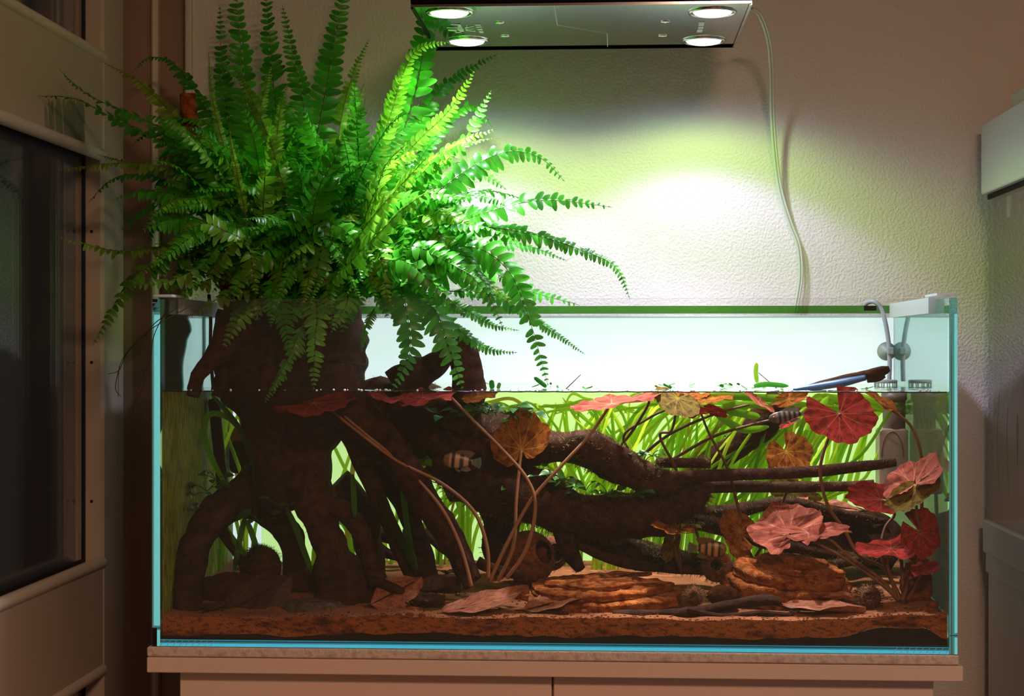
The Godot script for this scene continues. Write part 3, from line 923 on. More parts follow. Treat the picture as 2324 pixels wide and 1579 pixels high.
	for q in [[[[840, 1318, -0.11, 9], [880, 1328, -0.1, 11], [920, 1350, -0.09, 11], [955, 1370, -0.08, 7]], "blackish twig lying across the pale dry leaf"], [[[1195, 1393, -0.045, 7], [1240, 1392, -0.045, 7], [1290, 1393, -0.045, 6]], "flat black bark sliver lying by the front glass at centre"], [[[1390, 1392, -0.05, 7], [1480, 1394, -0.05, 10], [1580, 1388, -0.05, 12], [1660, 1372, -0.05, 11], [1740, 1362, -0.05, 12], [1772, 1366, -0.05, 8]], "long dark knobbly bark strip before the boulder"], [[[1560, 1383, -0.04, 6], [1640, 1398, -0.04, 6], [1730, 1392, -0.04, 7], [1800, 1396, -0.04, 5]], "low brown bark strip by the front glass under the boulder"], [[[1346, 1349, -0.09, 4], [1370, 1362, -0.085, 4], [1405, 1380, -0.08, 3]], "thin tan stick leaning under the flat rock"], [[[1050, 1258, -0.095, 9], [1058, 1290, -0.09, 8], [1058, 1318, -0.09, 4]], "pale peeled bark chip hanging on the diagonal root"]]:
		var o := thing("bark_twig", q[1], "twig", P(q[0][0][0], q[0][0][1], q[0][0][2]))
		wood_part(o, "twig", [q[0]], M.wood_red if "tan" in q[1] or "pale" in q[1] else M.wood_dark, 0.3)

# ---------- technical things
func equipment() -> void:
	var z := -0.30
	var h := thing("heater", "slim black heater tube standing in the back corner under the fern", "heater", P(505, 1150, z))
	var b := MB.new()
	var p0 := P(512, 1165, z)
	var p1 := P(486, 915, z)
	var r := 13.5 * mpp(z)
	lathe(b, p0, (p1 - p0).normalized(), [[0.0, -0.004], [r * 0.7, -0.003], [r, 0.004], [r, 0.19], [r * 0.8, 0.194], [0.0, 0.195]], 20)
	put("tube", b.mesh(), M.black_case, h)
	b = MB.new()
	tube(b, catmull([p1, P(484, 880, z), P(478, 800, z), P(478, 720, z), P(474, 668, z)], 6), lerps([0.003, 0.003, 0.003, 0.003, 0.003], 6), 8)
	put("cord", b.mesh(), M.gasket, h)
	var f := thing("glass_magnet", "black rounded holder under a tan block on the back glass", "holder", P(535, 1035, -0.47))
	var m := MB.new()
	rounded_slab(m, P(541, 1037, -0.455), 20 * mpp(z), 39 * mpp(z), 0.018, 16 * mpp(z))
	put("holder", m.mesh(), M.black_case, f)
	bx("block", P(526, 1001, -0.462), P(556, 970, -0.448) , M.cork, f, "", 0.001)
	# internal filter in the right back corner, with its cage at the waterline
	var t := thing("internal_filter", "grey brown internal filter standing in the right back corner", "filter", P(2034, 1116, -0.338))
	var zc := -0.338
	var q := P(2033, 1116, zc)
	var mp := mpp(zc)
	b = MB.new()
	rounded_slab(b, P(2024, 1045, zc), 32 * mp, 73 * mp, 0.04, 0.006)
	put("body", b.mesh(), M.filter_light, t)
	b = MB.new()
	lathe(b, P(2029, 975, zc), Vector3.UP, [[0.0, -0.001], [25 * mp, 0.0], [25 * mp, 62 * mp], [0.0, 62.5 * mp]], 24)
	put("neck", b.mesh(), M.filter_plastic, t)
	b = MB.new()
	lathe(b, P(2029, 914, zc), Vector3.UP, [[0.0, -0.001], [24 * mp, 0.0], [30 * mp, 8 * mp], [30 * mp, 24 * mp], [0.0, 25 * mp]], 8)
	put("cap", b.mesh(), M.filter_plastic, t)
	b = MB.new()
	# the arched window in the front of the body
	var arch := []
	for k in 13:
		var a := PI * k / 12.0
		arch.append(Vector2(cos(a) * 24, -sin(a) * 55 if sin(a) > 0 else 0.0))
	var c0 := P(2025, 1035, zc + 0.0206)
	for k in 12:
		var e: Vector2 = arch[k]
		var g: Vector2 = arch[k + 1]
		tube(b, PackedVector3Array([c0 + Vector3(e.x, -e.y, 0) * mp, c0 + Vector3(g.x, -g.y, 0) * mp]), PackedFloat32Array([0.001, 0.001]), 6)
	put("arch_rib", b.mesh(), M.filter_plastic, t)
	bx("slot", P(2009, 1112, zc + 0.0202), P(2037, 1106, zc + 0.0215), M.gasket, t)
	var cage := MB.new()
	var cc := P(2010, 868, -0.40)
	var cr := 26 * mpp(-0.40)
	lathe(cage, cc, Vector3.UP, [[cr * 0.9, -0.001], [cr, 0.0], [cr, 0.004], [cr * 0.9, 0.005], [cr * 0.86, 0.002], [cr * 0.9, -0.001]], 30)
	for k in 12:
		var a := TAU * k / 12
		tube(cage, PackedVector3Array([cc + Vector3(cos(a) * cr * 0.94, 0.001, sin(a) * cr * 0.94), cc + Vector3(cos(a) * cr * 0.94, -0.014, sin(a) * cr * 0.94)]), PackedFloat32Array([0.0012, 0.0012]), 6)
	put("intake_cage", cage.mesh(), M.grey_plastic, t)
	var al := thing("air_hose", "curved grey hose held by a suction cup on the back glass", "hose", P(2018, 860, -0.47))
	b = MB.new()
	var zh := -0.468
	tube(b, catmull([P(1962, 694, zh - 0.015), P(1970, 686, zh - 0.008), P(1985, 685, zh), P(2000, 700, zh), P(2010, 735, zh), P(2017, 780, zh), P(2019, 820, zh), P(2018, 865, zh)], 7), lerps([0.004, 0.004, 0.004, 0.004, 0.004, 0.004, 0.004, 0.004], 7), 10)
	put("hose", b.mesh(), M.hose, al)
	b = MB.new()
	lathe(b, P(2012, 797, -0.491), Vector3.BACK, [[0.0, 0.0], [0.0165, 0.0005], [0.0155, 0.003], [0.008, 0.006], [0.006, 0.014], [0.0, 0.015]], 30)
	put("suction_cup", b.mesh(), M.grey_plastic, al)
	bx("clip", P(2013, 804, zh), P(2029, 788, zh + 0.008), M.grey_plastic, al, "", 0.0012)
	bx("rim_clip", P(1960, 705, -0.478), P(1989, 694, -0.465), M.black_case, al)

func rounded_slab(b: MB, c: Vector3, hw: float, hh: float, depth: float, rad: float) -> void:
	# an upright slab with rounded corners, from its middle
	var ring := []
	for k in 4:
		var o := Vector2([1, -1, -1, 1][k] * (hw - rad), [1, 1, -1, -1][k] * (hh - rad))
		for t in 6:
			var a := PI / 2 * k + PI / 2 * t / 5.0
			ring.append(o + Vector2(cos(a), sin(a)) * rad)
	var n := ring.size()
	var at := b.v.size()
	for q in [[0.0, -0.5], [1.0, -0.5], [1.0, 0.42], [0.94, 0.5], [0.0, 0.5]]:
		for e in ring:
			b.vert(c + Vector3(e.x * q[0], e.y * q[0], depth * q[1]))
	b.grid(at, 5, n, true)

func stone(called: String, label: String, cat: String, px: float, py: float, z: float, rx: float, ry: float, rz: float, m: Material, rough: float, freq: float, ridge := 0.0, turn := 0.0, col := Color.WHITE) -> MeshInstance3D:
	var b := MB.new()
	var u := mpp(z)
	blob(b, P(px, py, z), Vector3(rx * u, ry * u, rz), rough, freq, turn, col, 44, 70, ridge)
	var o := put(called, b.mesh(), m)
	tag(o, label, cat)
	o.set_meta("src", 0)
	o.remove_meta("src")
	return o
func stones() -> void:
	var bo := MB.new()
	strata(bo, P(1782, 1330, -0.15), 0.106, 0.075, [[-0.055, -0.012, 0.97, 0.0], [-0.013, 0.012, 1.03, 0.004], [0.011, 0.030, 0.90, 0.010], [0.029, 0.040, 0.66, 0.018], [0.039, 0.047, 0.40, 0.020]], Vector3(0.16, 0.0, -0.10), 11)
	tag(put("boulder", bo.mesh(), M.rock_orange), "large craggy layered orange boulder right of centre beside the hairy shells", "stone")
	var fl := MB.new()
	strata(fl, P(1372, 1356, -0.14), 0.140, 0.095, [[-0.05, -0.006, 1.0, 0.0], [-0.007, 0.011, 0.96, -0.006], [0.010, 0.022, 0.80, -0.010], [0.021, 0.029, 0.52, -0.02]], Vector3(0.10, 0.0, 0.02), 23)
	tag(put("flat_rock", fl.mesh(), M.rock_orange), "broad flat layered orange rock in the middle of the sand bed", "stone")
	stone("corner_stone", "upright orange stone behind the lotus roots in the right corner", "stone", 2078, 1322, -0.13, 44, 62, 0.03, M.rock_orange, 0.22, 1.8, 0.05)
	stone("grey_stone", "low grey stone lying on dark sand below the stump", "stone", 700, 1385, -0.10, 98, 36, 0.05, M.rock_grey, 0.25, 1.7, 0.04)
	stone("dark_stone", "rounded dark stone with a mossy crown below the left roots", "stone", 590, 1290, -0.22, 48, 52, 0.035, M.rock_dark, 0.2, 1.8)
	stone("brown_stone", "smooth brown stone beside the left root leg", "stone", 530, 1350, -0.17, 112, 56, 0.055, M.rock_dark, 0.18, 1.5, 0.04)
	stone("mossy_stone", "dark stone with moss just left of the big root base", "stone", 690, 1318, -0.22, 56, 30, 0.03, M.rock_dark, 0.25, 2.0)
	stone("lava_lump", "small porous brown lump at the left foot of the boulder", "stone", 1640, 1352, -0.09, 42, 28, 0.025, M.rock_dark, 0.35, 3.0)
	var bb := MB.new()
	blob(bb, P(590, 1290, -0.22), Vector3(48, 52, 0) * mpp(-0.22) + Vector3(0, 0, 0.035), 0.2, 1.8)
	var f := MB.new()
	fuzz(f, bb, 1800, 0.008, Color(0.06, 0.09, 0.01), Color(0.16, 0.2, 0.04), true)
	tag(put("moss", f.mesh(), M.fur, null, "stuff"), "short green moss on the crown of the rounded dark stone", "moss")
	# hollow coconut shells and hairy balls
	coconut("pot", "round brown clay pot with an open mouth and pale hairs", 1628, 1285, -0.17, 36, 34, Vector3(-0.15, 0.25, 1.0), 0.42, Color(0.40, 0.42, 0.18), 900, Vector2(-8, -12))
	coconut("coconut_shell", "halved coconut shell tilted left below the branch fork", 1200, 1265, -0.24, 62, 58, Vector3(0.75, 0.35, 0.6), 0.5, Color(0.30, 0.28, 0.10), 700, Vector2(0, 0))
	coconut("coconut_shell", "smaller coconut shell lying on its side right of the tilted one", 1250, 1255, -0.28, 40, 44, Vector3(0.3, 0.1, 1.0), 0.55, Color(0.30, 0.32, 0.12), 400, Vector2(0, 0))
	hairball("hairy tan ball of algae with a dark hole left of the boulder", 1575, 1352, -0.075, 30)
	hairball("hairy reddish ball of algae below the lotus stems on the right", 1970, 1357, -0.09, 38)

func strata(b: MB, c: Vector3, rx: float, rz: float, layers: Array, turn: Vector3, sd: int) -> void:
	# a stone split into beds: each bed an angular outline with a worn rim
	var g := RandomNumberGenerator.new()
	g.seed = sd
	var basis := Basis.from_euler(turn)
	for q in layers:
		var nk := 13
		var cor := PackedVector2Array()
		for k in nk:
			var a := TAU * (k + g.randf_range(-0.3, 0.3)) / nk
			cor.append(Vector2(cos(a) * rx, sin(a) * rz) * g.randf_range(0.86, 1.08) * q[2])
		var ring := PackedVector2Array()
		for k in nk:
			for t in 5:
				ring.append(cor[k].lerp(cor[(k + 1) % nk], t / 5.0))
		var n := ring.size()
		var h: float = q[1] - q[0]
		var at := b.v.size()
		var rows := [[0.90, 0.0], [0.985, 0.06], [1.0, 0.3], [0.97, 0.5], [1.0, 0.72], [0.975, 0.94], [0.92, 1.0], [0.7, 1.04], [0.4, 1.08], [0.05, 1.1]]
		for r in rows:
			for e in ring:
				var w: float = nz.get_noise_3d(e.x * 420.0, r[1] * 40.0, e.y * 420.0 + sd)
				var w2: float = nz.get_noise_3d(e.x * 1300.0 * r[0], r[1] * 60.0, e.y * 1300.0 * r[0])
				var m: float = r[0] * (1.0 + 0.05 * w + 0.02 * w2)
				var y: float = q[0] + h * r[1] + 0.0035 * w * r[1] + 0.0016 * w2
				var p := Vector3(e.x * m + q[3], y, e.y * m)
				b.vert(kept(c + basis * p), Color.WHITE * (1.0 + 0.6 * w2))
		b.grid(at, rows.size(), n, true)
		# the grid closes the other way round here, so turn its faces outward
		for k in range(b.i.size() - (rows.size() - 1) * n * 6, b.i.size(), 3):
			var t := b.i[k + 1]
			b.i[k + 1] = b.i[k + 2]
			b.i[k + 2] = t
func coconut(called: String, label: String, px: float, py: float, z: float, rx: float, ry: float, mouth: Vector3, open: float, hair: Color, nh: int, _o: Vector2) -> void:
	var u := mpp(z)
	var c := P(px, py, z)
	mouth = mouth.normalized()
	var b := MB.new()
	var r := rx * u
	var prof := []
	for k in 15:      # outside from the bottom round to the lip
		var a := -PI / 2 + (PI - asin(open)) * k / 14.0
		prof.append([maxf(0.0, cos(a)) * r, sin(a) * r * ry / rx])
	var lip: Array = prof[-1]
	prof.append([lip[0] * 0.96, lip[1] + 0.0006])
	prof.append([lip[0] * 0.86, lip[1] - 0.0006])
	for k in 10:
		var a := (PI / 2 - asin(open) * 0.95) - (PI - asin(open)) * k / 9.0
		prof.append([maxf(0.0, cos(a)) * r * 0.9, sin(a) * r * 0.9 * ry / rx])
	lathe(b, c, mouth, prof, 34)
	var o := put(called, b.mesh(), M.coconut)
	tag(o, label, "shell" if called == "coconut_shell" else "pot")
	var f := MB.new()
	fuzz(f, b, nh, 0.007, hair * 0.4, hair)
	put("algae_hair", f.mesh(), M.fur, o, "stuff")
func hairball(label: String, px: float, py: float, z: float, rp: float) -> void:
	var u := mpp(z)
	var b := MB.new()
	var c := P(px, py, z)
	var r := rp * u * 0.75
	lathe(b, c, Vector3(-0.1, 0.25, 1).normalized(), [[0.0, -r], [r * 0.6, -r * 0.8], [r, -r * 0.1], [r * 0.85, r * 0.5], [r * 0.5, r * 0.82], [r * 0.26, r * 0.9], [r * 0.2, r * 0.5], [0.0, r * 0.3]], 26)
	var o := put("algae_ball", b.mesh(), M.coconut)
	tag(o, label, "algae")
	var f := MB.new()
	fuzz(f, b, 2600, r * 0.45, Color(0.22, 0.09, 0.04), Color(0.55, 0.34, 0.18))
	put("algae_hair", f.mesh(), M.fur, o, "stuff")

# ---------- dry leaves on the sand
func dry_leaf(label: String, q: Array, w: float, curl: float, dark := false, wob := 0.006) -> void:
	# q: [px, py, z] of base and tip, then of a point on one side, which tells how it lies
	var a := P(q[0], q[1], q[2])
	var e := P(q[3], q[4], q[5])
	var s := P(q[6], q[7], q[8]) - a.lerp(e, 0.5)
	var t := e - a
	s -= t * (s.dot(t) / t.length_squared())
	var n := s.cross(t).normalized()
	if n.y < 0: n = -n
	s = s.normalized() * w
	var b := MB.new()
	var sd := rng.randf() * 90.0
	for r in 19:
		var u := r / 18.0
		var ww := pow(sin(PI * pow(u, 0.85)), 0.75) * (1.0 + 0.10 * sin(u * 23.0 + sd)) + 0.02
		for k in 11:
			var v := k / 5.0 - 1.0
			var h := curl * v * v * (0.4 + 0.6 * u) + wob * nz.get_noise_2d(u * 30.0 + sd, v * 14.0) - 0.25 * curl * pow(u - 0.5, 2.0)
			if v > 0.6 and sin(sd) > 0.0: h += curl * 1.4 * (v - 0.6)
			b.vert(kept(a + t * u + s * v * ww + n * h), Color.WHITE, Vector2(u, v * 0.5 + 0.5))
	b.grid(0, 19, 11)
	var o := thing("dry_leaf", label, "dead leaf", a)
	put("blade", b.mesh(), M.dry_leaf_dark if dark else M.dry_leaf, o)
	var m := MB.new()
	tube(m, PackedVector3Array([a - t * 0.12 + n * 0.004, a + n * 0.0005, a + t * 0.5 - n * (0.06 * curl), a + t * 0.9]), PackedFloat32Array([0.0012, 0.0012, 0.0009, 0.0004]), 6)
	put("midrib", m.mesh(), M.wood_red, o)
func litter() -> void:
	dry_leaf("smooth tan leaf with one rolled edge, in front at centre", [1005, 1392, -0.045, 1202, 1343, -0.075, 1100, 1334, -0.12], 0.029, 0.006)
	dry_leaf("wide tan leaf draped over the left end of the flat rock", [1190, 1385, -0.05, 1352, 1340, -0.10, 1240, 1330, -0.15], 0.034, 0.005)
	dry_leaf("reddish leaf lying on the far edge of the flat rock", [1270, 1318, -0.17, 1480, 1303, -0.20, 1370, 1295, -0.24], 0.022, 0.004)
	dry_leaf("upright pale orange leaf leaning on the red roots", [842, 1372, -0.085, 958, 1310, -0.10, 880, 1290, -0.13], 0.034, -0.006)
	dry_leaf("small torn orange leaf below the blackish twig", [862, 1408, -0.05, 955, 1385, -0.05, 900, 1375, -0.08], 0.017, 0.004)
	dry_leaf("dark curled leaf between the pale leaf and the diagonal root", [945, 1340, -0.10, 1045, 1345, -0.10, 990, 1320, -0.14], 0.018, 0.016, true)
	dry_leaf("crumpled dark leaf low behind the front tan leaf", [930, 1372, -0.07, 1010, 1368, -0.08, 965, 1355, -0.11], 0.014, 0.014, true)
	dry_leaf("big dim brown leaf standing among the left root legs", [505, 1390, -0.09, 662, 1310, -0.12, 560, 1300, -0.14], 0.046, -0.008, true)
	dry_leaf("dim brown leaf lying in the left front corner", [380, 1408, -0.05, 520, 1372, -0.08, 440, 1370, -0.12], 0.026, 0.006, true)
	dry_leaf("pinkish wavy leaf flat on the sand below the boulder", [1775, 1372, -0.055, 1965, 1388, -0.045, 1870, 1362, -0.10], 0.024, 0.008)
	dry_leaf("tan curled leaf tucked under the right end of the boulder", [1830, 1352, -0.09, 1940, 1362, -0.08, 1890, 1340, -0.13], 0.016, 0.010)
	dry_leaf("yellowish dead leaf hanging on the sunken log", [1960, 1160, -0.27, 1850, 1140, -0.28, 1900, 1170, -0.25], 0.012, 0.004)
	dry_leaf("small orange dead leaf beside the sloping stem on the sunken log", [1800, 1155, -0.29, 1835, 1125, -0.29, 1840, 1150, -0.28], 0.012, 0.003)
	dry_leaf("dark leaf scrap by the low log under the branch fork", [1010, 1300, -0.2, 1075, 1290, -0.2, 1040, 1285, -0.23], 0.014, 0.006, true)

# ---------- ribbon leaves
func blade(b: MB, ctrl: Array, w: float, col: Color, twist := 0.0) -> void:
	var p := catmull(ctrl, 7)
	var n := p.size()
	var at := b.v.size()
	for k in n:
		var t := (p[min(k + 1, n - 1)] - p[max(k - 1, 0)]).normalized()
		var view := Vector3(sin(twist), 0.15, cos(twist))
		var s := t.cross(view).normalized()
		var m := s.cross(t).normalized()
		var u := k / float(n - 1)
		var ww := w * minf(1.0, 0.55 + u * 2.0) * (1.0 - pow(u, 9.0) * 0.85)
		var c := col * (1.0 + 0.12 * nz.get_noise_2d(u * 60.0 + col.g * 900.0, 3.0))
		b.vert(kept(p[k] - s * ww + m * ww * 0.25), c)
		b.vert(kept(p[k]), c * 0.9)
		b.vert(kept(p[k] + s * ww + m * ww * 0.25), c)
	b.grid(at, n, 3)
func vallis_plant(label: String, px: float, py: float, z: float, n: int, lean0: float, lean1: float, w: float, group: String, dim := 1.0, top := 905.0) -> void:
	var o := thing("vallisneria", label, "water plant", P(px, py, z), group)
	for k in n:
		var zz := clampf(z + rng.randf_range(-0.03, 0.05), -0.484, -0.05)
		var x := px + rng.randf_range(-16, 16)
		var lean := rng.randf_range(lean0, lean1)
		var hy := top + rng.randf_range(-6, 45)
		if rng.randf() < 0.3: hy = lerpf(py, hy, rng.randf_range(0.45, 0.85))
		var pts := [P(x, py + 8, zz), P(x + lean * 0.12, lerpf(py, hy, 0.35), zz), P(x + lean * 0.45, lerpf(py, hy, 0.72), zz), P(x + lean, hy, zz)]
		if rng.randf() < 0.55:
			var f := signf(lean) if absf(lean) > 40 else (1.0 if rng.randf() < 0.5 else -1.0)
			var l := rng.randf_range(50, 190)
			pts.append(P(x + lean + f * l * 0.5, minf(hy + 4, 925.0), zz + 0.01))
			pts.append(P(x + lean + f * l, minf(hy + rng.randf_range(2, 25), 940.0), zz + 0.02))
		for q in pts.size():
			if pts[q].x > 0.578: pts[q].x = 0.578
			if pts[q].y > 0.382: pts[q].y = 0.382
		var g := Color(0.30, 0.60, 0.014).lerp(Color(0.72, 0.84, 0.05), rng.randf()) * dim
		if rng.randf() < 0.07: g = Color(0.50, 0.34, 0.04) * dim
		var b := MB.new()
		blade(b, pts, w * rng.randf_range(0.7, 1.15), g, rng.randf_range(-0.9, 0.9))
		put("blade", b.mesh(), M.grass_leaf, o)
func vallisneria() -> void:
	var gr := "vallisneria plants before the back glass"
	var nth := ["nearest", "second", "third", "fourth", "fifth", "sixth", "seventh", "eighth", "ninth", "tenth", "eleventh", "twelfth", "thirteenth", "fourteenth", "fifteenth", "sixteenth", "seventeenth", "eighteenth", "nineteenth", "twentieth", "twenty-first", "last"]
	for k in 22:
		var px := 1215.0 + 33.0 * k + rng.randf_range(-10, 10)
		var z := -0.475 + 0.12 * rng.randf()
		var lb: String = "bright ribbon-leaved tuft, %s from the corner filter in the row before the back glass" % nth[21 - k]
		if k < 9: vallis_plant(lb, px, 1285, z, 12, -260, 240, 0.0032, gr)
		elif k < 18: vallis_plant(lb, px, 1282, z, 13, -20, 210, 0.0033, gr)
		else: vallis_plant(lb, px - 20, 1275, z, 4, 20, 120, 0.0044, gr)
	for q in [[880, -0.45, 0], [945, -0.42, 1], [1000, -0.44, 2], [1060, -0.44, 3], [1115, -0.40, 4], [1170, -0.45, 5]]:
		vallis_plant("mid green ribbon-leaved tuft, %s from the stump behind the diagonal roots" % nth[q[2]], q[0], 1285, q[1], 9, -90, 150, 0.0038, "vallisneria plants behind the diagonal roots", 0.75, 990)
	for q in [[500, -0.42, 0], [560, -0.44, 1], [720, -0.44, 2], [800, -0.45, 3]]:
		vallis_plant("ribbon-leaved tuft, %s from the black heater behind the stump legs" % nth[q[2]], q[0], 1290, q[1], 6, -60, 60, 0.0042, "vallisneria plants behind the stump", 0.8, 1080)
	var o := thing("vallisneria", "vallisneria with broad looping leaves before the dark heater", "water plant", P(540, 1250, -0.24))
	for q in [[[578, 1180, -0.2], [580, 1090, -0.18], [570, 1030, -0.17], [535, 960, -0.16], [478, 893, -0.15]], [[525, 1120, -0.22], [490, 1060, -0.2], [466, 1000, -0.19], [466, 955, -0.18], [485, 938, -0.18], [520, 950, -0.18], [550, 985, -0.18]], [[650, 1150, -0.16], [672, 1200, -0.15], [692, 1255, -0.145], [712, 1308, -0.14]], [[556, 1175, -0.2], [545, 1220, -0.2], [530, 1300, -0.2]], [[560, 1180, -0.22], [578, 1230, -0.22], [592, 1290, -0.22]], [[500, 1180, -0.2], [530, 1225, -0.2], [560, 1260, -0.2]]]:
		var b := MB.new()
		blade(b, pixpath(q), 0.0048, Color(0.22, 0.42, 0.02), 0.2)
		put("blade", b.mesh(), M.grass_leaf, o)
	o = thing("vallisneria", "vallisneria with upright leaves in front of the dark inner roots", "water plant", P(930, 1300, -0.13))
	for q in [[[940, 1292, -0.12], [905, 1220, -0.12], [870, 1150, -0.125], [860, 1112, -0.13]], [[942, 1292, -0.12], [925, 1200, -0.12], [915, 1120, -0.12], [905, 1060, -0.13]], [[805, 1175, -0.13], [803, 1120, -0.13], [800, 1075, -0.13]], [[945, 1290, -0.14], [930, 1240, -0.14], [915, 1200, -0.14]], [[815, 1050, -0.13], [860, 1046, -0.13], [905, 1050, -0.12]], [[990, 1055, -0.2], [940, 1045, -0.2], [900, 1030, -0.21]]]:
		var b := MB.new()
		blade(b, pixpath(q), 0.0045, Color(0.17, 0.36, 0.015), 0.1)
		put("blade", b.mesh(), M.grass_leaf, o)
	o = thing("vallisneria", "vallisneria leaves floating at the surface above the banded fish", "water plant", P(1700, 940, -0.2))
	for q in [[[1600, 898, -0.2], [1680, 900, -0.18], [1760, 904, -0.16], [1830, 897, -0.16]], [[1610, 915, -0.2], [1640, 950, -0.19], [1690, 975, -0.18], [1745, 968, -0.18]], [[1640, 930, -0.18], [1690, 940, -0.17], [1725, 946, -0.17]], [[1640, 922, -0.19], [1700, 918, -0.18], [1760, 915, -0.18]], [[1830, 975, -0.2], [1850, 940, -0.2], [1880, 900, -0.2]]]:
		var b := MB.new()
		blade(b, pixpath(q), 0.0062, Color(0.24, 0.48, 0.02), 0.3)
		put("blade", b.mesh(), M.grass_leaf, o)

# ---------- red water lilies
func pad(o: Node3D, called: String, m: String, d: Array, wave := 0.10, cup := 0.12) -> void:
	# d: pixel and depth of the stalk's foot, of the tip, and of one side
	var c := P(d[0], d[1], d[2])
	var t := P(d[3], d[4], d[5]) - c
	var s := P(d[6], d[7], d[8]) - c
	var n := s.cross(t).normalized()
	if n.dot(EYE - c) < 0: n = -n
	var size := (t.length() + s.length()) * 0.5
	var b := MB.new()
	wave *= 0.6
	var nr := 10
	var na := 73
	var ph := rng.randf() * TAU
	for r in nr:
		var u := r / (nr - 1.0)
		for k in na:
			var notch: float = d[10] if d.size() > 10 else 0.16
			var lobe: float = d[9] if d.size() > 9 else 0.9
			var f := -PI + notch + (TAU - notch * 2.0) * k / (na - 1.0)
			var rad := lerpf(1.0, lobe, smoothstep(1.2, 2.9, absf(f))) * (0.97 + 0.045 * sin(f * 5.0 + ph) + 0.03 * sin(f * 11.0 + ph) + 0.015 * sin(f * 23.0 + ph))
			var x := cos(f) * rad * u
			var y := sin(f) * rad * u
			var h := size * u * u * (cup + wave * sin(f * 4.0 + ph) + wave * 0.7 * sin(f * 7.0 + ph * 2.0) + 0.018 * u * u * sin(f * 19.0 + ph)) - size * 0.02
			b.vert(kept(c + t * x + s * y + n * h), Color.WHITE, Vector2(x * 0.48 + 0.5, y * 0.48 + 0.5))
	b.grid(0, nr, na)
	put(called, b.mesh(), M[m], o)
func stalk(o: Node3D, q: Array, rp := 4.0, col := Color(0.20, 0.085, 0.035)) -> void:
	var b := MB.new()
	var p := pixpath(q)
	var r := []
	for k in p.size(): r.append(rp * mpp(q[k][2]) * (1.15 - 0.35 * k / (p.size() - 1.0)))
	tube(b, catmull(p, 8), lerps(r, 8), 8, col)
	put("stalk", b.mesh(), M.stalk, o)
func lotus_plants() -> void:
	var o := thing("red_lotus", "red tiger lotus rooted in the right corner with many pink and red pads", "water lily", P(2045, 1365, -0.10))
	pad(o, "pad", "lotus_red", [1905, 938, -0.10, 1952, 1002, -0.085, 1976, 910, -0.095, 0.95, 0.5], 0.05, 0.08)
	pad(o, "pad", "lotus_amber", [1998, 912, -0.15, 2040, 935, -0.14, 1985, 893, -0.18])
	pad(o, "pad", "lotus_pink", [2072, 1098, -0.05, 2078, 1040, -0.13, 2148, 1068, -0.03, 0.25, 0.4], 0.07, 0.05)
	pad(o, "pad", "lotus_olive", [2080, 1104, -0.045, 2056, 1164, -0.02, 2144, 1086, -0.035, 0.2, 0.4], 0.05, 0.1)
	pad(o, "pad", "lotus_red", [2000, 1132, -0.15, 1915, 1118, -0.15, 1985, 1166, -0.13])
	pad(o, "pad", "lotus_pink", [1790, 1206, -0.12, 1755, 1150, -0.20, 1874, 1176, -0.12, 0.7, 0.3], 0.08, 0.06)
	pad(o, "pad", "lotus_pink", [1835, 1207, -0.10, 1936, 1199, -0.10, 1850, 1224, -0.08], 0.10, 0.04)
	pad(o, "pad", "lotus_red", [2088, 1207, -0.07, 2132, 1245, -0.06, 2114, 1160, -0.08], 0.08, 0.06)
	pad(o, "pad", "lotus_red", [2022, 1243, -0.09, 1942, 1252, -0.08, 2008, 1220, -0.14], 0.12, 0.05)
	pad(o, "pad", "lotus_red", [2098, 1292, -0.06, 2134, 1284, -0.06, 2092, 1274, -0.10], 0.10)
	pad(o, "pad", "lotus_red", [2082, 1248, -0.11, 2086, 1276, -0.105, 2112, 1243, -0.11])
	for q in [[[2040, 1362, -0.10], [2000, 1325, -0.10], [1930, 1275, -0.105], [1850, 1230, -0.11], [1798, 1208, -0.12]], [[2038, 1362, -0.10], [2000, 1315, -0.10], [1930, 1265, -0.10], [1885, 1225, -0.10], [1850, 1212, -0.10]], [[2048, 1362, -0.09], [2062, 1320, -0.09], [2080, 1280, -0.10], [2092, 1230, -0.09], [2082, 1170, -0.06], [2076, 1110, -0.05]], [[2050, 1360, -0.11], [2048, 1300, -0.12], [2046, 1250, -0.12], [2068, 1215, -0.10], [2088, 1207, -0.07]], [[2034, 1360, -0.10], [2025, 1320, -0.10], [2015, 1285, -0.09], [2018, 1248, -0.09]], [[2044, 1362, -0.10], [2030, 1330, -0.11], [2000, 1260, -0.13], [2008, 1200, -0.15], [2030, 1165, -0.16], [2002, 1136, -0.15]], [[2060, 1360, -0.09], [2078, 1330, -0.08], [2092, 1298, -0.06]], [[2046, 1360, -0.14], [2005, 1290, -0.15], [1950, 1260, -0.15], [1915, 1200, -0.15], [1880, 1150, -0.14], [1862, 1080, -0.13], [1868, 1030, -0.12], [1890, 970, -0.11], [1907, 938, -0.10]], [[2060, 1350, -0.16], [2088, 1200, -0.16], [2092, 1080, -0.16], [2088, 1020, -0.15], [2062, 960, -0.15], [2000, 915, -0.15]]]:
		stalk(o, q)
	o = thing("red_lotus", "lotus rooted in the middle with a large amber pad and crossing stalks", "water lily", P(1112, 1318, -0.10))
	pad(o, "pad", "lotus_amber", [1183, 1020, -0.13, 1172, 930, -0.15, 1254, 998, -0.12, 0.25, 0.5], 0.04, 0.05)
	pad(o, "pad", "lotus_red", [712, 912, -0.13, 812, 905, -0.11, 690, 944, -0.05], 0.06, 0.03)
	pad(o, "pad", "lotus_red", [960, 900, -0.10, 1035, 893, -0.10, 950, 918, -0.05], 0.12, 0.02)
	pad(o, "pad", "lotus_red", [880, 902, -0.09, 830, 895, -0.09, 890, 912, -0.05], 0.12, 0.02)
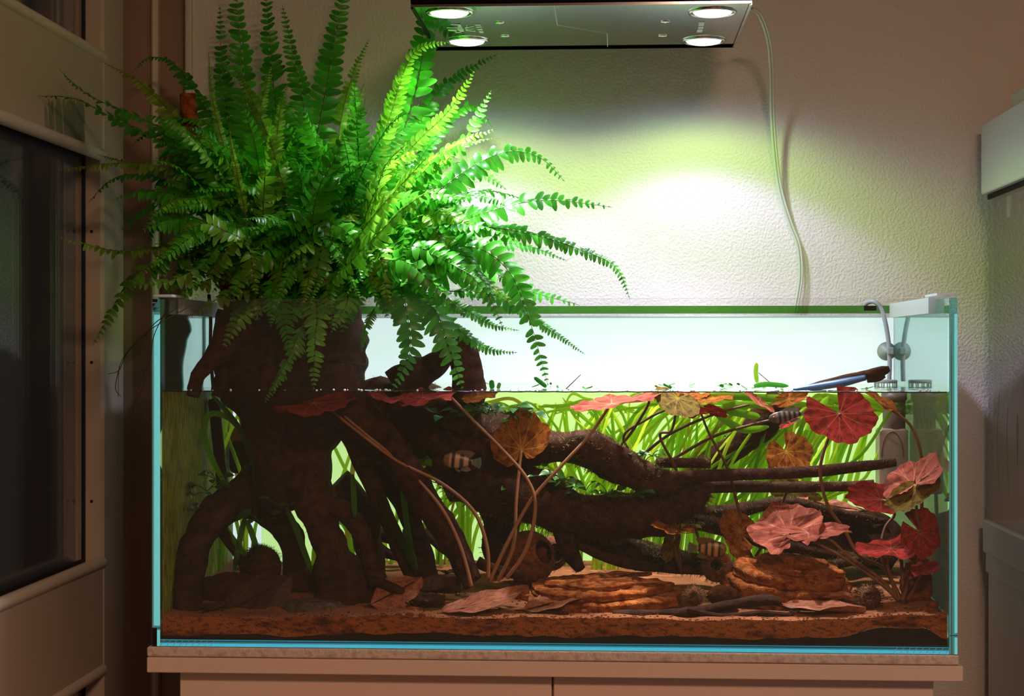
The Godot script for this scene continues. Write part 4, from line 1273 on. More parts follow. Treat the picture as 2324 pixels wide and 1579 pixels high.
	pad(o, "pad", "lotus_amber", [1085, 899, -0.12, 1130, 893, -0.12, 1080, 912, -0.09], 0.1, 0.02)
	pad(o, "pad", "lotus_pink", [1388, 914, -0.12, 1500, 899, -0.12, 1372, 930, -0.05], 0.06, 0.05)
	for q in [[[1112, 1318, -0.10], [1150, 1235, -0.10], [1205, 1135, -0.105], [1280, 1050, -0.11], [1340, 985, -0.115], [1385, 918, -0.12]], [[1150, 1312, -0.10], [1195, 1245, -0.10], [1215, 1150, -0.10], [1195, 1085, -0.10], [1140, 1020, -0.10], [1080, 960, -0.10], [1025, 903, -0.10]], [[1130, 1318, -0.11], [1165, 1240, -0.11], [1172, 1130, -0.115], [1183, 1022, -0.13]], [[1108, 1312, -0.09], [1105, 1240, -0.09], [1075, 1160, -0.09], [1000, 1095, -0.095], [900, 1045, -0.1], [800, 970, -0.11], [757, 935, -0.12]], [[1070, 1330, -0.08], [1045, 1240, -0.085], [1000, 1150, -0.09], [920, 1060, -0.10], [830, 985, -0.11], [765, 930, -0.12]]]:
		stalk(o, q, 4.2, Color(0.30, 0.13, 0.05))
	o = thing("red_lotus", "brownish lotus behind the long sticks with pads at the surface and hanging pads", "water lily", P(1545, 1300, -0.2))
	pad(o, "pad", "lotus_olive", [1538, 902, -0.14, 1528, 945, -0.10, 1596, 922, -0.13, 0.2, 0.3], 0.05, 0.05)
	pad(o, "pad", "lotus_red", [1595, 936, -0.13, 1550, 942, -0.13, 1602, 926, -0.14], 0.2, 0.1)
	pad(o, "pad", "lotus_red", [1622, 932, -0.14, 1652, 940, -0.14, 1618, 918, -0.14], 0.15, 0.1)
	pad(o, "pad", "lotus_amber", [1618, 903, -0.17, 1668, 899, -0.17, 1612, 914, -0.12], 0.08, 0.03)
	pad(o, "pad", "lotus_amber", [1560, 897, -0.2, 1610, 895, -0.2, 1565, 906, -0.15], 0.08, 0.03)
	pad(o, "pad", "lotus_pink", [1722, 912, -0.15, 1690, 896, -0.15, 1745, 935, -0.14], 0.08)
	pad(o, "pad", "lotus_amber", [1790, 905, -0.15, 1835, 898, -0.16, 1780, 925, -0.14], 0.1)
	pad(o, "pad", "lotus_red", [1795, 955, -0.14, 1778, 976, -0.13, 1814, 950, -0.13], 0.1)
	pad(o, "pad", "lotus_amber", [1785, 1024, -0.21, 1818, 1085, -0.2, 1735, 1052, -0.2, 0.6, 0.4], 0.06, 0.08)
	pad(o, "pad", "lotus_amber", [1530, 1203, -0.14, 1476, 1193, -0.13, 1535, 1190, -0.2], 0.06)
	pad(o, "pad", "lotus_olive", [1528, 1228, -0.16, 1512, 1278, -0.16, 1546, 1235, -0.15], 0.04, 0.2)
	pad(o, "pad", "lotus_amber", [1678, 1205, -0.2, 1636, 1165, -0.2, 1655, 1235, -0.19], 0.06)
	pad(o, "pad", "lotus_amber", [1672, 1232, -0.2, 1688, 1278, -0.19, 1700, 1235, -0.2], 0.06)
	pad(o, "pad", "lotus_olive", [1800, 1118, -0.30, 1866, 1130, -0.29, 1788, 1084, -0.30], 0.08)
	for q in [[[1545, 1300, -0.2], [1540, 1250, -0.17], [1532, 1206, -0.14]], [[1600, 1270, -0.25], [1540, 1080, -0.2], [1498, 990, -0.17], [1525, 975, -0.16], [1538, 905, -0.14]], [[1700, 1250, -0.22], [1670, 1130, -0.2], [1650, 1060, -0.18], [1610, 985, -0.16], [1592, 940, -0.13]], [[1660, 1240, -0.22], [1600, 1150, -0.22], [1420, 1010, -0.24], [1470, 950, -0.22], [1560, 912, -0.2]], [[1450, 1040, -0.25], [1520, 985, -0.2], [1620, 940, -0.17], [1700, 918, -0.15]], [[1530, 1040, -0.25], [1620, 990, -0.2], [1720, 960, -0.17], [1790, 945, -0.15]], [[1545, 1300, -0.2], [1535, 1262, -0.17], [1528, 1230, -0.16]], [[1720, 1290, -0.22], [1700, 1250, -0.21], [1680, 1210, -0.2]], [[1700, 1290, -0.25], [1760, 1180, -0.25], [1790, 1090, -0.22], [1782, 1030, -0.21]], [[1390, 1030, -0.26], [1430, 985, -0.24], [1465, 930, -0.2], [1475, 905, -0.19]]]:
		stalk(o, q, 3.4, Color(0.12, 0.07, 0.025))

# ---------- small dark green plants on the wood
func rosette(label: String, spots: Array, lp: float, col: Color, cat := "water plant") -> void:
	var o := thing("anubias", label, cat, P(spots[0][0], spots[0][1], spots[0][2]))
	for q in spots:
		var base := P(q[0], q[1] + lp * 0.5, q[2] - 0.008)
		for k in q[3]:
			var a := rng.randf() * TAU
			var l := lp * mpp(q[2]) * rng.randf_range(0.7, 1.25)
			var e := base + Vector3(cos(a) * l * 1.1, l * rng.randf_range(0.1, 0.9), sin(a) * l * 0.6 + l * 0.5)
			var t := Vector3(cos(a), rng.randf_range(-0.5, 0.5), sin(a) * 0.7 + 0.2).normalized() * l
			var s := t.cross(Vector3(rng.randf_range(-0.4, 0.4), 1.0, rng.randf_range(0.2, 1.0))).normalized() * l * 0.36
			var n := s.cross(t).normalized()
			var b := MB.new()
			var cc := col * rng.randf_range(0.6, 1.3)
			for r in 7:
				var u := r / 6.0
				var w: float = [0.1, 0.7, 1.0, 0.95, 0.75, 0.4, 0.03][r]
				for v in 3:
					b.vert(kept(e + t * u + s * w * (v - 1.0) + n * (l * 0.12 * absf(v - 1.0) * w - l * 0.25 * u * u)), cc)
			b.grid(0, 7, 3)
			tube(b, PackedVector3Array([base, base.lerp(e, 0.5) + Vector3(0, 0.002, 0), e]), PackedFloat32Array([0.0009, 0.0008, 0.0006]), 5, cc * 0.8)
			put("leaf", b.mesh(), M.dark_leaf, o)
func small_plants() -> void:
	rosette("broad glossy green leaves on top of the dark log under the surface", [[1010, 935, -0.15, 6], [1060, 925, -0.15, 7], [1105, 925, -0.15, 8], [1150, 925, -0.15, 8], [1185, 940, -0.16, 7]], 30, Color(0.02, 0.16, 0.01))
	rosette("green leaf clump between the upper branch and the red-tufted branch", [[1230, 1070, -0.17, 7], [1280, 1085, -0.16, 9], [1330, 1100, -0.155, 10], [1380, 1110, -0.155, 9], [1430, 1120, -0.16, 7]], 24, Color(0.035, 0.15, 0.012))
	rosette("small leafy sprig standing on the pink end of the upper branch", [[1432, 1030, -0.17, 6], [1460, 1040, -0.18, 7], [1480, 1025, -0.19, 4]], 20, Color(0.03, 0.14, 0.012))
	rosette("blackish leaf clump on the arched left root leg", [[440, 1110, -0.17, 7], [470, 1100, -0.17, 6], [450, 1150, -0.16, 7], [435, 1195, -0.17, 4], [490, 1075, -0.18, 5]], 28, Color(0.022, 0.10, 0.010))
	rosette("dark leaf tuft hanging under the stump between the left legs", [[590, 1170, -0.17, 5], [560, 1060, -0.2, 3], [640, 1140, -0.17, 4]], 26, Color(0.022, 0.10, 0.010))
	rosette("green leaf scraps below the diagonal root beside the banded fish", [[955, 1040, -0.2, 4], [1000, 1090, -0.25, 4], [1160, 1110, -0.2, 3]], 22, Color(0.04, 0.18, 0.012))
	rosette("small red and green plant in the gap above the orange pad", [[1560, 1185, -0.19, 5], [1580, 1190, -0.2, 4]], 16, Color(0.20, 0.30, 0.04))

# ---------- fish
func one_fish(label: String, px: float, py: float, z: float, lp: float, dir: float, pitch: float, pale: Color, bar: Color, nbar: float, deep: float, turn := 0.0) -> void:
	var l := lp * mpp(z)
	var o := thing("cichlid", label, "fish", P(px, py, z))
	var basis := Basis(Vector3.UP, turn) * Basis(Vector3.BACK, pitch * dir)
	var c := P(px, py, z)
	var at := func(x: float, y: float, w: float) -> Vector3: return c + basis * Vector3(x * l * dir, y * l, w * l)
	var b := MB.new()
	var st := 27
	for k in st:
		var u := k / (st - 1.0)           # 0 at the snout, 1 at the tail root
		var h := deep * (0.10 + 0.9 * pow(sin(PI * pow(clampf(u * 0.90 + 0.04, 0, 1), 0.72)), 0.85)) if k > 0 else 0.015
		h = maxf(h, deep * 0.30 * u)
		for j in 16:
			var a := TAU * j / 16
			var col := pale
			var f := sin(u * nbar * TAU + 0.6)
			if u > 0.22: col = pale.lerp(bar, smoothstep(0.0, 0.45, f))
			elif u < 0.2: col = pale.lerp(bar, 0.6)
			if sin(a) > 0.75: col = col.lerp(bar, 0.7)
			b.vert(at.call(0.38 - 0.70 * u, sin(a) * h + 0.01, cos(a) * h * 0.42), col)
	b.grid(0, st, 16, true)
	var nose := b.vert(at.call(0.39, 0.01, 0.0), bar)
	for j in 16:
		b.tri(nose, j, (j + 1) % 16)
	put("body", b.mesh(), M.scales, o)
	var fin := func(called: String, rim: Array, col: Color, edge: Color) -> void:
		var m := MB.new()
		for q in rim:
			m.vert(at.call(q[0], q[1], 0.006), col); m.vert(at.call(lerpf(q[0], q[2], 0.8), lerpf(q[1], q[3], 0.8), 0.0), col); m.vert(at.call(q[2], q[3], -0.006), edge)
		m.grid(0, rim.size(), 3)
		put(called, m.mesh(), M.fin, o)
	var blue := Color(0.25, 0.6, 0.7)
	var red := Color(0.5, 0.10, 0.04)
	fin.call("dorsal_fin", [[0.14, deep * 0.93, 0.15, deep * 1.02], [0.05, deep, 0.02, deep * 1.35], [-0.08, deep * 0.9, -0.12, deep * 1.42], [-0.18, deep * 0.7, -0.26, deep * 1.4], [-0.26, deep * 0.5, -0.36, deep * 1.15]], pale * 0.7, red)
	fin.call("anal_fin", [[-0.05, -deep * 0.85, -0.06, -deep * 1.15], [-0.14, -deep * 0.7, -0.2, -deep * 1.25], [-0.22, -deep * 0.5, -0.31, -deep * 0.95]], pale * 0.8, pale)
	fin.call("tail_fin", [[-0.31, deep * 0.32, -0.50, deep * 0.75], [-0.32, deep * 0.1, -0.53, deep * 0.25], [-0.32, -deep * 0.1, -0.53, -deep * 0.25], [-0.31, -deep * 0.28, -0.50, -deep * 0.7]], Color(0.30, 0.34, 0.22), blue)
	fin.call("pelvic_fin", [[0.10, -deep * 0.95, 0.02, -deep * 1.3], [0.06, -deep * 0.95, -0.04, -deep * 1.4], [0.03, -deep * 0.95, -0.05, -deep * 1.15]], pale * 0.8, pale)
	for s in [-1.0, 1.0]:
		var e := MB.new()
		blob(e, at.call(0.275, deep * 0.22, s * deep * 0.31), Vector3.ONE * l * 0.028, 0.0, 1.0, 0.0, Color(0.35, 0.05, 0.02), 8, 12)
		blob(e, at.call(0.279, deep * 0.22, s * deep * 0.34), Vector3.ONE * l * 0.018, 0.0, 1.0, 0.0, Color(0.005, 0.005, 0.005), 8, 12)
		put("eye", e.mesh(), M.scales, o)
func fish() -> void:
	one_fish("banded fish facing left before the dark log, left of the amber pad", 1042, 1046, -0.13, 96, -1.0, 0.10, Color(0.55, 0.36, 0.22), Color(0.02, 0.015, 0.012), 3.4, 0.19)
	one_fish("slim grey banded fish facing left near the surface beside the red heart-shaped pad", 1785, 945, -0.12, 108, -1.0, -0.16, Color(0.22, 0.19, 0.16), Color(0.02, 0.018, 0.015), 6.5, 0.12, 0.15)
	one_fish("orange and black banded fish facing right just above the open clay pot", 1612, 1246, -0.15, 96, 1.0, -0.06, Color(0.50, 0.24, 0.06), Color(0.015, 0.01, 0.01), 4.6, 0.19)

# ---------- bits at the water's surface
func surface_bits() -> void:
	for k in 26:
		var px := rng.randf_range(1080, 1990)
		var z := rng.randf_range(-0.4, -0.04)
		var p := P(px, 880, z)
		p.y = 0.3862
		var a := rng.randf() * TAU
		var l := rng.randf_range(0.006, 0.022)
		var t := Vector3(cos(a) * l, rng.randf_range(0.0, 0.003), sin(a) * l * 0.7)
		var s := Vector3(-t.z, 0, t.x).normalized() * rng.randf_range(0.002, 0.004)
		var b := MB.new()
		for r in 5:
			var w: float = [0.4, 0.9, 1.0, 0.8, 0.1][r]
			var u := r / 4.0
			for v in 3:
				b.vert(p + t * u + s * w * (v - 1.0) + Vector3(0, 0.0012 * absf(v - 1.0) + 0.003 * u * u, 0), Color(0.05, 0.22, 0.03) * rng.randf_range(0.6, 1.5))
		b.grid(0, 5, 3)
		tag(put("floating_leaf", b.mesh(), M.grass_leaf), "small green leaf scrap floating on the rippled water", "leaf", "leaf scraps on the water")
	for q in [[[[1718, 868, -0.2], [1715, 845, -0.2], [1717, 823, -0.2]], 0.0038, "upright green leaf tip standing out of the water near the floating twig", Color(0.25, 0.45, 0.02)], [[[1240, 878, -0.2], [1212, 856, -0.2]], 0.0036, "short cut leaf stub standing out of the water left of the drooping frond", Color(0.03, 0.2, 0.02)], [[[1117, 882, -0.15], [1115, 862, -0.15]], 0.0042, "pointed leaf tip standing out of the water beside the trunk", Color(0.04, 0.22, 0.03)], [[[1130, 882, -0.15], [1134, 868, -0.15]], 0.003, "tiny olive leaf tip standing out of the water beside the pointed one", Color(0.12, 0.2, 0.03)], [[[1711, 876, -0.12], [1740, 872, -0.12], [1790, 876, -0.12]], 0.004, "broad green leaf lying on the water at the foot of the upright tip", Color(0.06, 0.35, 0.03)]]:
		var b := MB.new()
		blade(b, pixpath(q[0]), q[1], q[3], 0.2)
		tag(put("leaf_tip", b.mesh(), M.grass_leaf), q[2], "leaf")
	for q in [[[1285, 882, -0.18], [1318, 850, -0.17], 1.2, "thin dark stem poking up from the water at centre"], [[1762, 880, -0.12], [1722, 846, -0.19], 1.4, "thin dark stem leaning against the upright leaf tip"]]:
		var b := MB.new()
		var r: float = q[2] * mpp(-0.15)
		tube(b, PackedVector3Array([P(q[0][0], q[0][1], q[0][2]), P(q[1][0], q[1][1], q[1][2])]), PackedFloat32Array([r, r * 0.7]), 6, Color(0.03, 0.04, 0.02))
		tag(put("thin_stem", b.mesh(), M.stalk), q[3], "stem")
	var o := thing("floating_twig", "dark twig with bluish underside lying slanted on the water", "twig", P(1960, 855, -0.13))
	wood_part(o, "bark", [[[1822, 880, -0.14, 3], [1870, 869, -0.14, 7], [1930, 856, -0.135, 9], [1970, 849, -0.13, 11], [2000, 842, -0.13, 11], [2018, 836, -0.13, 6]], [[1968, 862, -0.13, 7], [1990, 858, -0.13, 8], [2008, 852, -0.13, 5]]], M.wood_dark, 0.3)
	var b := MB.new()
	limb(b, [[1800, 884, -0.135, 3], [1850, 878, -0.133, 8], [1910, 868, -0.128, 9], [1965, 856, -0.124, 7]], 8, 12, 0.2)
	put("twig_underside", b.mesh(), M.twig_blue, o)  # second tube along the lower side of the twig, coloured blue-grey

# ---------- the fern
var fronds := 0
var frond_rest := MB.new()
func frond(o: Node3D, pts: Array, w: float, col: Color, roll := 0.0, up := Vector3.ZERO) -> void:
	var b: MB = MB.new() if fronds < 298 else frond_rest
	fronds += 1
	var path := catmull(pts, 9)
	var n := path.size()
	var run := PackedFloat32Array([0.0])
	for k in range(1, n):
		run.append(run[k - 1] + path[k].distance_to(path[k - 1]))
	var total := run[n - 1]
	var rad := PackedFloat32Array()
	for k in n: rad.append(0.0011 - 0.0008 * k / n)
	tube(b, path, rad, 5, col.lerp(Color(0.16, 0.16, 0.03), 0.5) * 0.8)
	var face_to := Vector3(0.0, 0.75, 0.75) if up == Vector3.ZERO else up
	var sp := w * 0.36
	var s := total * 0.10
	var k := 0
	var droop := rng.randf_range(0.15, 0.5)
	while s < total * 0.995:
		while k < n - 2 and run[k + 1] < s: k += 1
		var p := path[k].lerp(path[k + 1], clampf((s - run[k]) / maxf(run[k + 1] - run[k], 1e-6), 0, 1))
		var t := (path[k + 1] - path[k]).normalized()
		var side := t.cross(face_to)
		if side.length() < 0.2: side = t.cross(Vector3(0.4, 0.2, 1.0))
		side = side.normalized().rotated(t, roll)
		var nrm := side.cross(t).normalized()
		var f := s / total
		var l := w * (0.50 + 0.50 * smoothstep(0.05, 0.28, f)) * pow(1.0 - f, 0.62) * 1.12
		if l > 0.0012:
			for sg in [-1.0, 1.0]:
				if rng.randf() < 0.03: continue
				var d: Vector3 = (side * sg + t * rng.randf_range(0.08, 0.34) + nrm * rng.randf_range(-0.42, 0.42)).normalized()
				pinna(b, p, d, t, nrm, l * rng.randf_range(0.88, 1.1), minf(sp * 1.12, l * 0.62), droop, col * rng.randf_range(0.85, 1.6))
		s += sp * (0.55 + 0.45 * minf(1.0, l / w * 1.4))
	if b != frond_rest: put("frond", b.mesh(), M.fern_leaf, o)
func pinna(b: MB, p: Vector3, d: Vector3, t: Vector3, nrm: Vector3, l: float, w: float, droop: float, col: Color) -> void:
	var at := b.v.size()
	var hw := w * 0.5
	for r in 6:
		var u: float = [0.0, 0.12, 0.42, 0.72, 0.92, 1.0][r]
		var q: float = [0.35, 1.0, 0.92, 0.78, 0.42, 0.05][r]
		var c := p + d * (l * u) - nrm * (droop * l * u * u) + t * (0.14 * l * u * u)
		b.vert(c - t * (hw * q) + nrm * (hw * 0.22 * q), col)
		b.vert(c, col * 0.85)
		b.vert(c + t * (hw * q) + nrm * (hw * 0.22 * q), col)
	b.grid(at, 6, 3)
func fern() -> void:
	var o := thing("boston_fern", "huge lush green sword fern growing from the stump over the tank", "fern", P(700, 690, -0.26))
	rng.seed = 21
	var green := func() -> Color: return Color(0.028, 0.24, 0.014).lerp(Color(0.075, 0.42, 0.02), rng.randf())
	var mid := Color(0.05, 0.33, 0.02)
	var young := Color(0.17, 0.45, 0.03)
	# fronds that can be told apart: points (px, py, z), pinna length, colour, roll
	for q in [
		# tall ones behind
		[[[600, 480, -0.33], [560, 250, -0.40], [545, 80, -0.42], [530, -90, -0.42]], 0.040, mid, 0.5], [[[640, 470, -0.33], [625, 250, -0.40], [610, 80, -0.43], [600, -60, -0.43]], 0.036, mid, -0.3], [[[690, 460, -0.34], [730, 250, -0.41], [760, 90, -0.44], [790, -80, -0.45]], 0.040, mid, 0.2],
		[[[680, 460, -0.30], [690, 260, -0.36], [665, 120, -0.38], [640, 10, -0.38]], 0.032, mid, 0.4], [[[760, 460, -0.32], [770, 300, -0.37], [800, 170, -0.40], [838, 88, -0.40]], 0.024, young, 0.1], [[[560, 470, -0.34], [530, 330, -0.42], [505, 180, -0.46], [498, 10, -0.46]], 0.034, mid, -0.2],
		[[[840, 470, -0.28], [915, 300, -0.28], [955, 150, -0.27], [975, -60, -0.25]], 0.042, mid, 0.3], [[[850, 480, -0.34], [930, 330, -0.42], [1000, 200, -0.46], [1130, 122, -0.47]], 0.030, mid, 0.2], [[[860, 500, -0.36], [960, 330, -0.44], [1060, 240, -0.46], [1118, 290, -0.46]], 0.034, mid, 0.1],
		[[[830, 470, -0.22], [930, 340, -0.20], [1020, 250, -0.19], [1078, 158, -0.18]], 0.026, young, 0.2], [[[850, 520, -0.18], [940, 400, -0.15], [1030, 330, -0.14], [1128, 292, -0.14]], 0.026, young, 0.0], [[[800, 480, -0.16], [850, 360, -0.12], [880, 280, -0.12], [915, 165, -0.12]], 0.026, young, 0.0],
		[[[860, 480, -0.30], [960, 380, -0.34], [1050, 320, -0.36], [1115, 205, -0.37]], 0.032, mid, 0.1], [[[880, 520, -0.28], [990, 420, -0.30], [1080, 390, -0.31], [1150, 430, -0.31]], 0.030, mid, 0.2], [[[880, 540, -0.24], [1000, 480, -0.22], [1100, 500, -0.22], [1190, 560, -0.22]], 0.032, mid, 0.1],
		[[[850, 420, -0.20], [890, 250, -0.16], [940, 120, -0.13], [1020, 95, -0.12]], 0.024, young, 0.3],
		# out to the right
		[[[880, 560, -0.20], [1000, 430, -0.20], [1130, 350, -0.22], [1220, 355, -0.24], [1282, 412, -0.25]], 0.036, mid, 0.2], [[[900, 560, -0.15], [1050, 500, -0.13], [1220, 455, -0.13], [1388, 470, -0.14]], 0.036, mid, 0.0], [[[880, 600, -0.16], [1050, 520, -0.14], [1200, 530, -0.14], [1340, 575, -0.15], [1400, 610, -0.15], [1430, 680, -0.15]], 0.026, mid, 0.1],
		[[[900, 600, -0.2], [1060, 560, -0.19], [1180, 555, -0.2], [1288, 592, -0.2]], 0.024, mid, 0.0], [[[900, 600, -0.12], [1060, 560, -0.08], [1150, 610, -0.07], [1200, 720, -0.07], [1244, 875, -0.08]], 0.036, mid, 0.3], [[[900, 640, -0.15], [1080, 610, -0.12], [1200, 660, -0.12], [1316, 692, -0.12]], 0.034, mid, 0.0],
		[[[1000, 660, -0.2], [1120, 670, -0.18], [1220, 730, -0.18], [1328, 804, -0.18]], 0.018, mid, 0.1], [[[940, 690, -0.2], [1030, 740, -0.17], [1100, 790, -0.17], [1175, 800, -0.17]], 0.019, mid, 0.2], [[[940, 660, -0.15], [1050, 700, -0.12], [1110, 735, -0.12], [1178, 750, -0.12]], 0.018, mid, 0.0],
		[[[820, 610, -0.10], [920, 560, -0.05], [1020, 590, -0.04], [1100, 660, -0.04], [1140, 740, -0.05]], 0.034, mid, 0.2], [[[800, 640, -0.08], [900, 590, -0.035], [980, 640, -0.03], [1060, 720, -0.035]], 0.036, mid, 0.1],
		# hanging in front
		[[[860, 640, -0.12], [905, 640, -0.08], [925, 720, -0.07], [930, 800, -0.07], [890, 886, -0.08]], 0.036, Color(0.07, 0.34, 0.05), 0.0], [[[930, 690, -0.12], [985, 700, -0.09], [1015, 780, -0.085], [1050, 882, -0.09]], 0.036, Color(0.07, 0.34, 0.04), 0.0], [[[700, 640, -0.12], [720, 700, -0.06], [715, 780, -0.05], [712, 884, -0.05]], 0.028, Color(0.12, 0.36, 0.03), 0.0],
		[[[760, 500, -0.10], [740, 510, -0.06], [725, 590, -0.05], [705, 675, -0.05]], 0.036, Color(0.08, 0.32, 0.04), 0.0], [[[690, 730, -0.10], [665, 790, -0.07], [640, 840, -0.07], [600, 915, -0.07]], 0.019, Color(0.10, 0.34, 0.04), 0.0], [[[640, 560, -0.12], [640, 620, -0.07], [610, 680, -0.06], [575, 724, -0.06]], 0.030, young * 0.7, 0.0],
		[[[640, 640, -0.12], [560, 650, -0.07], [490, 680, -0.06], [430, 718, -0.06]], 0.030, Color(0.12, 0.27, 0.03), 0.2], [[[780, 650, -0.10], [790, 680, -0.06], [770, 720, -0.05], [752, 755, -0.05]], 0.024, Color(0.12, 0.36, 0.04), 0.0], [[[850, 700, -0.1], [840, 720, -0.08], [825, 760, -0.08], [820, 800, -0.08]], 0.010, mid, 0.0],
		# bright sprays in the middle
		[[[760, 620, -0.09], [840, 500, -0.03], [910, 420, 0.0], [968, 358, 0.01]], 0.036, young, 0.1], [[[730, 660, -0.06], [830, 560, 0.0], [920, 470, 0.02], [1000, 420, 0.02]], 0.034, Color(0.12, 0.42, 0.03), 0.0], [[[800, 560, -0.12], [850, 440, -0.08], [880, 380, -0.07], [950, 340, -0.07]], 0.032, young, 0.0], [[[700, 560, -0.1], [720, 440, -0.08], [760, 360, -0.07], [830, 240, -0.08]], 0.034, mid, 0.1],
		# upright young shoots
		[[[540, 420, -0.2], [505, 320, -0.2], [482, 220, -0.2], [473, 118, -0.2]], 0.010, young, 0.0], [[[570, 420, -0.18], [580, 300, -0.17], [597, 220, -0.17], [615, 145, -0.17]], 0.017, young, 0.0], [[[560, 500, -0.1], [540, 400, -0.08], [525, 330, -0.08], [522, 292, -0.08]], 0.009, young, 0.0], [[[620, 420, -0.2], [630, 300, -0.2], [640, 230, -0.2], [655, 188, -0.2]], 0.015, young, 0.0],
		# out to the left
		[[[540, 420, -0.26], [420, 320, -0.27], [300, 260, -0.25], [200, 215, -0.20], [132, 155, -0.15]], 0.030, mid * 0.8, 0.3], [[[540, 450, -0.24], [420, 350, -0.22], [280, 280, -0.18], [170, 225, -0.13], [84, 218, -0.08]], 0.034, mid * 0.8, 0.3], [[[560, 400, -0.36], [470, 250, -0.42], [400, 150, -0.44], [340, 130, -0.44], [300, 165, -0.43]], 0.026, mid * 0.7, 0.2],
		[[[540, 400, -0.30], [420, 290, -0.30], [320, 190, -0.30], [237, 143, -0.30]], 0.026, Color(0.16, 0.28, 0.03), 0.2], [[[520, 470, -0.24], [400, 390, -0.2], [270, 370, -0.16], [128, 388, -0.12]], 0.024, Color(0.13, 0.26, 0.03), 0.3], [[[520, 480, -0.28], [420, 400, -0.3], [330, 380, -0.32], [220, 350, -0.32]], 0.018, Color(0.13, 0.28, 0.03), 0.2],
		[[[500, 500, -0.3], [380, 410, -0.32], [270, 400, -0.3], [200, 460, -0.28]], 0.028, mid * 0.7, 0.4], [[[520, 600, -0.2], [400, 560, -0.12], [270, 570, -0.06], [135, 538, -0.02]], 0.030, Color(0.14, 0.30, 0.03), 0.3], [[[520, 620, -0.16], [430, 590, -0.08], [330, 610, -0.04], [270, 680, -0.02], [210, 785, 0.0]], 0.032, Color(0.09, 0.27, 0.03), 0.2],
		[[[540, 620, -0.14], [460, 610, -0.06], [380, 640, -0.03], [300, 650, -0.01]], 0.034, Color(0.13, 0.26, 0.03), 0.2], [[[560, 640, -0.14], [500, 625, -0.08], [440, 650, -0.06], [380, 672, -0.05]], 0.030, Color(0.12, 0.25, 0.03), 0.1], [[[500, 480, -0.3], [420, 440, -0.32], [360, 500, -0.3], [330, 560, -0.3]], 0.026, mid * 0.6, 0.2], [[[480, 420, -0.26], [420, 330, -0.24], [360, 290, -0.22], [300, 330, -0.2]], 0.024, mid, 0.2],
		[[[520, 420, -0.14], [460, 340, -0.08], [420, 300, -0.06], [365, 262, -0.05]], 0.024, Color(0.14, 0.36, 0.05), 0.2],
	]:
		frond(o, pixpath(q[0]), q[1], q[2] * rng.randf_range(0.9, 1.1), q[3])
	# sprays that fill the sides
	for k in 62:
		var right := k < 40
		var bx0 := rng.randf_range(740, 900) if right else rng.randf_range(500, 600)
		var by0 := rng.randf_range(470, 620) if right else rng.randf_range(420, 560)
		var a := deg_to_rad(rng.randf_range(-28, 78)) if right else deg_to_rad(rng.randf_range(125, 205))
		var r := rng.randf_range(170, 360) if right else rng.randf_range(120, 270)
		var z0 := rng.randf_range(-0.25, -0.10)
		var z1 := clampf(z0 + rng.randf_range(-0.14, 0.16), -0.44, 0.0)
		var tx := bx0 + cos(a) * r
		var ty := minf(by0 - sin(a) * r * 0.9, 690.0)
		var p := [P(bx0, by0, z0), P(lerpf(bx0, tx, 0.33), lerpf(by0, ty, 0.33) - r * 0.12, lerpf(z0, z1, 0.3)), P(lerpf(bx0, tx, 0.7), lerpf(by0, ty, 0.7) - r * 0.13, lerpf(z0, z1, 0.7)), P(tx, ty, z1)]
		for j in p.size(): p[j].x = maxf(p[j].x, -0.79)
		frond(o, p, rng.randf_range(0.022, 0.034), (young if rng.randf() < 0.3 else mid) * rng.randf_range(0.75, 1.15), rng.randf_range(-0.4, 0.4))
	# the skirt of shorter fronds that falls forward over the rim
	for k in 85:
		var bx0 := rng.randf_range(520, 960)
		var by0 := rng.randf_range(500, 625)
		var z0 := rng.randf_range(-0.22, -0.08)
		var a := rng.randf_range(185, 355)
		var r := rng.randf_range(110, 270)
		var tx := bx0 + cos(deg_to_rad(a)) * r * 1.1
		var ty := minf(by0 - sin(deg_to_rad(a)) * r * 0.75, rng.randf_range(650, 745))
		if tx < 480: ty = minf(ty, 665.0)
		var z1 := clampf(z0 + rng.randf_range(0.0, 0.16), -0.3, -0.03)
		var mx := lerpf(bx0, tx, 0.55)
		var my := lerpf(by0, ty, 0.45) - r * rng.randf_range(0.15, 0.35)
		var p := [P(bx0, by0, z0), P(lerpf(bx0, mx, 0.5), lerpf(by0, my, 0.75), lerpf(z0, z1, 0.35)), P(mx, my, lerpf(z0, z1, 0.7)), P(tx, ty, z1)]
		frond(o, p, rng.randf_range(0.018, 0.034), green.call() if rng.randf() < 0.6 else young * rng.randf_range(0.5, 0.9), rng.randf_range(-0.5, 0.5))
	# the dense mass round the crown
	var reach := [[0, 400], [30, 400], [60, 360], [90, 400], [120, 380], [150, 360], [180, 340], [210, 330], [235, 250], [270, 180], [300, 230], [330, 360], [360, 400]]
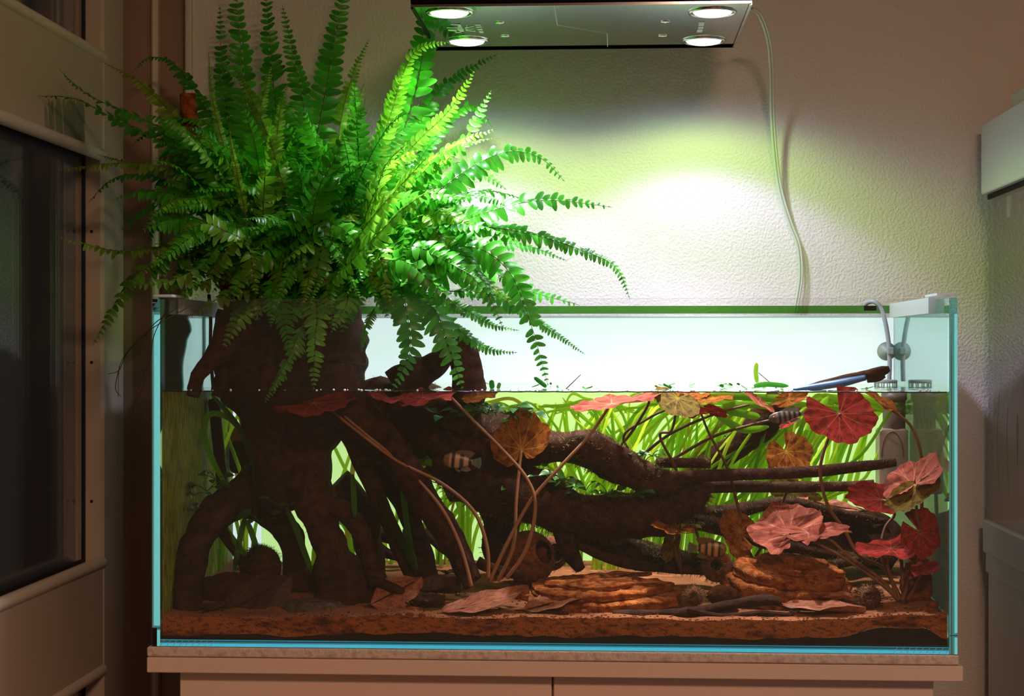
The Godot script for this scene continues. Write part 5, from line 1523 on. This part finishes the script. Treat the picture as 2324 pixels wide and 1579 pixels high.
	for k in 140:
		var a := rng.randf() * 360.0
		var r := 300.0
		for j in reach.size() - 1:
			if a >= reach[j][0] and a <= reach[j + 1][0]:
				r = lerpf(reach[j][1], reach[j + 1][1], (a - reach[j][0]) / float(reach[j + 1][0] - reach[j][0]))
		r *= rng.randf_range(0.45, 0.95)
		var bx0 := 700.0 + rng.randf_range(-130, 140)
		var by0 := 560.0 + rng.randf_range(-90, 60)
		var z0 := -0.24 + rng.randf_range(-0.08, 0.12)
		var tx := bx0 + cos(deg_to_rad(a)) * r
		var ty := by0 - sin(deg_to_rad(a)) * r
		var front := rng.randf_range(-0.55, 1.0)
		var z1 := clampf(z0 + front * 0.26, -0.50, 0.06)
		if ty > 640: z1 = clampf(z1, -0.42, -0.03)
		if tx < 370 and ty > 640: ty = 640
		var arch := r * rng.randf_range(0.10, 0.30)
		var mx := lerpf(bx0, tx, 0.55)
		var my := lerpf(by0, ty, 0.55) - arch
		var p := [P(bx0, by0, z0), P(lerpf(bx0, mx, 0.55), lerpf(by0, my, 0.62), lerpf(z0, z1, 0.35)), P(mx, my, lerpf(z0, z1, 0.65)), P(tx, ty, z1)]
		for j in p.size():
			p[j].x = maxf(p[j].x, -0.79)
		frond(o, p, rng.randf_range(0.020, 0.036), green.call() if rng.randf() < 0.75 else young * rng.randf_range(0.6, 1.0), rng.randf_range(-0.5, 0.5))
	if frond_rest.v.size(): put("frond_mass", frond_rest.mesh(), M.fern_leaf, o, "stuff")
	# thin dark roots hanging at the left, outside the tank
	for q in [[[440, 690, -0.02], [345, 745, 0.012], [300, 785, 0.01], [272, 830, 0.0], [268, 900, -0.01]], [[400, 700, 0.01], [345, 740, 0.015], [318, 800, 0.01], [330, 860, 0.012], [305, 920, 0.01], [318, 955, 0.01]], [[272, 830, 0.0], [262, 880, 0.0], [275, 900, 0.0]], [[345, 745, 0.012], [290, 800, 0.01], [270, 840, 0.0], [245, 848, 0.0]], [[380, 700, 0.012], [350, 760, 0.012], [340, 820, 0.012], [310, 900, 0.012], [345, 968, 0.012]]]:
		var b := MB.new()
		var p := pixpath(q)
		var rr := []
		for k in p.size(): rr.append(0.0008 - 0.0005 * k / p.size())
		tube(b, catmull(p, 6), lerps(rr, 6), 5, Color(0.05, 0.03, 0.02))
		put("hanging_root", b.mesh(), M.stalk, o)
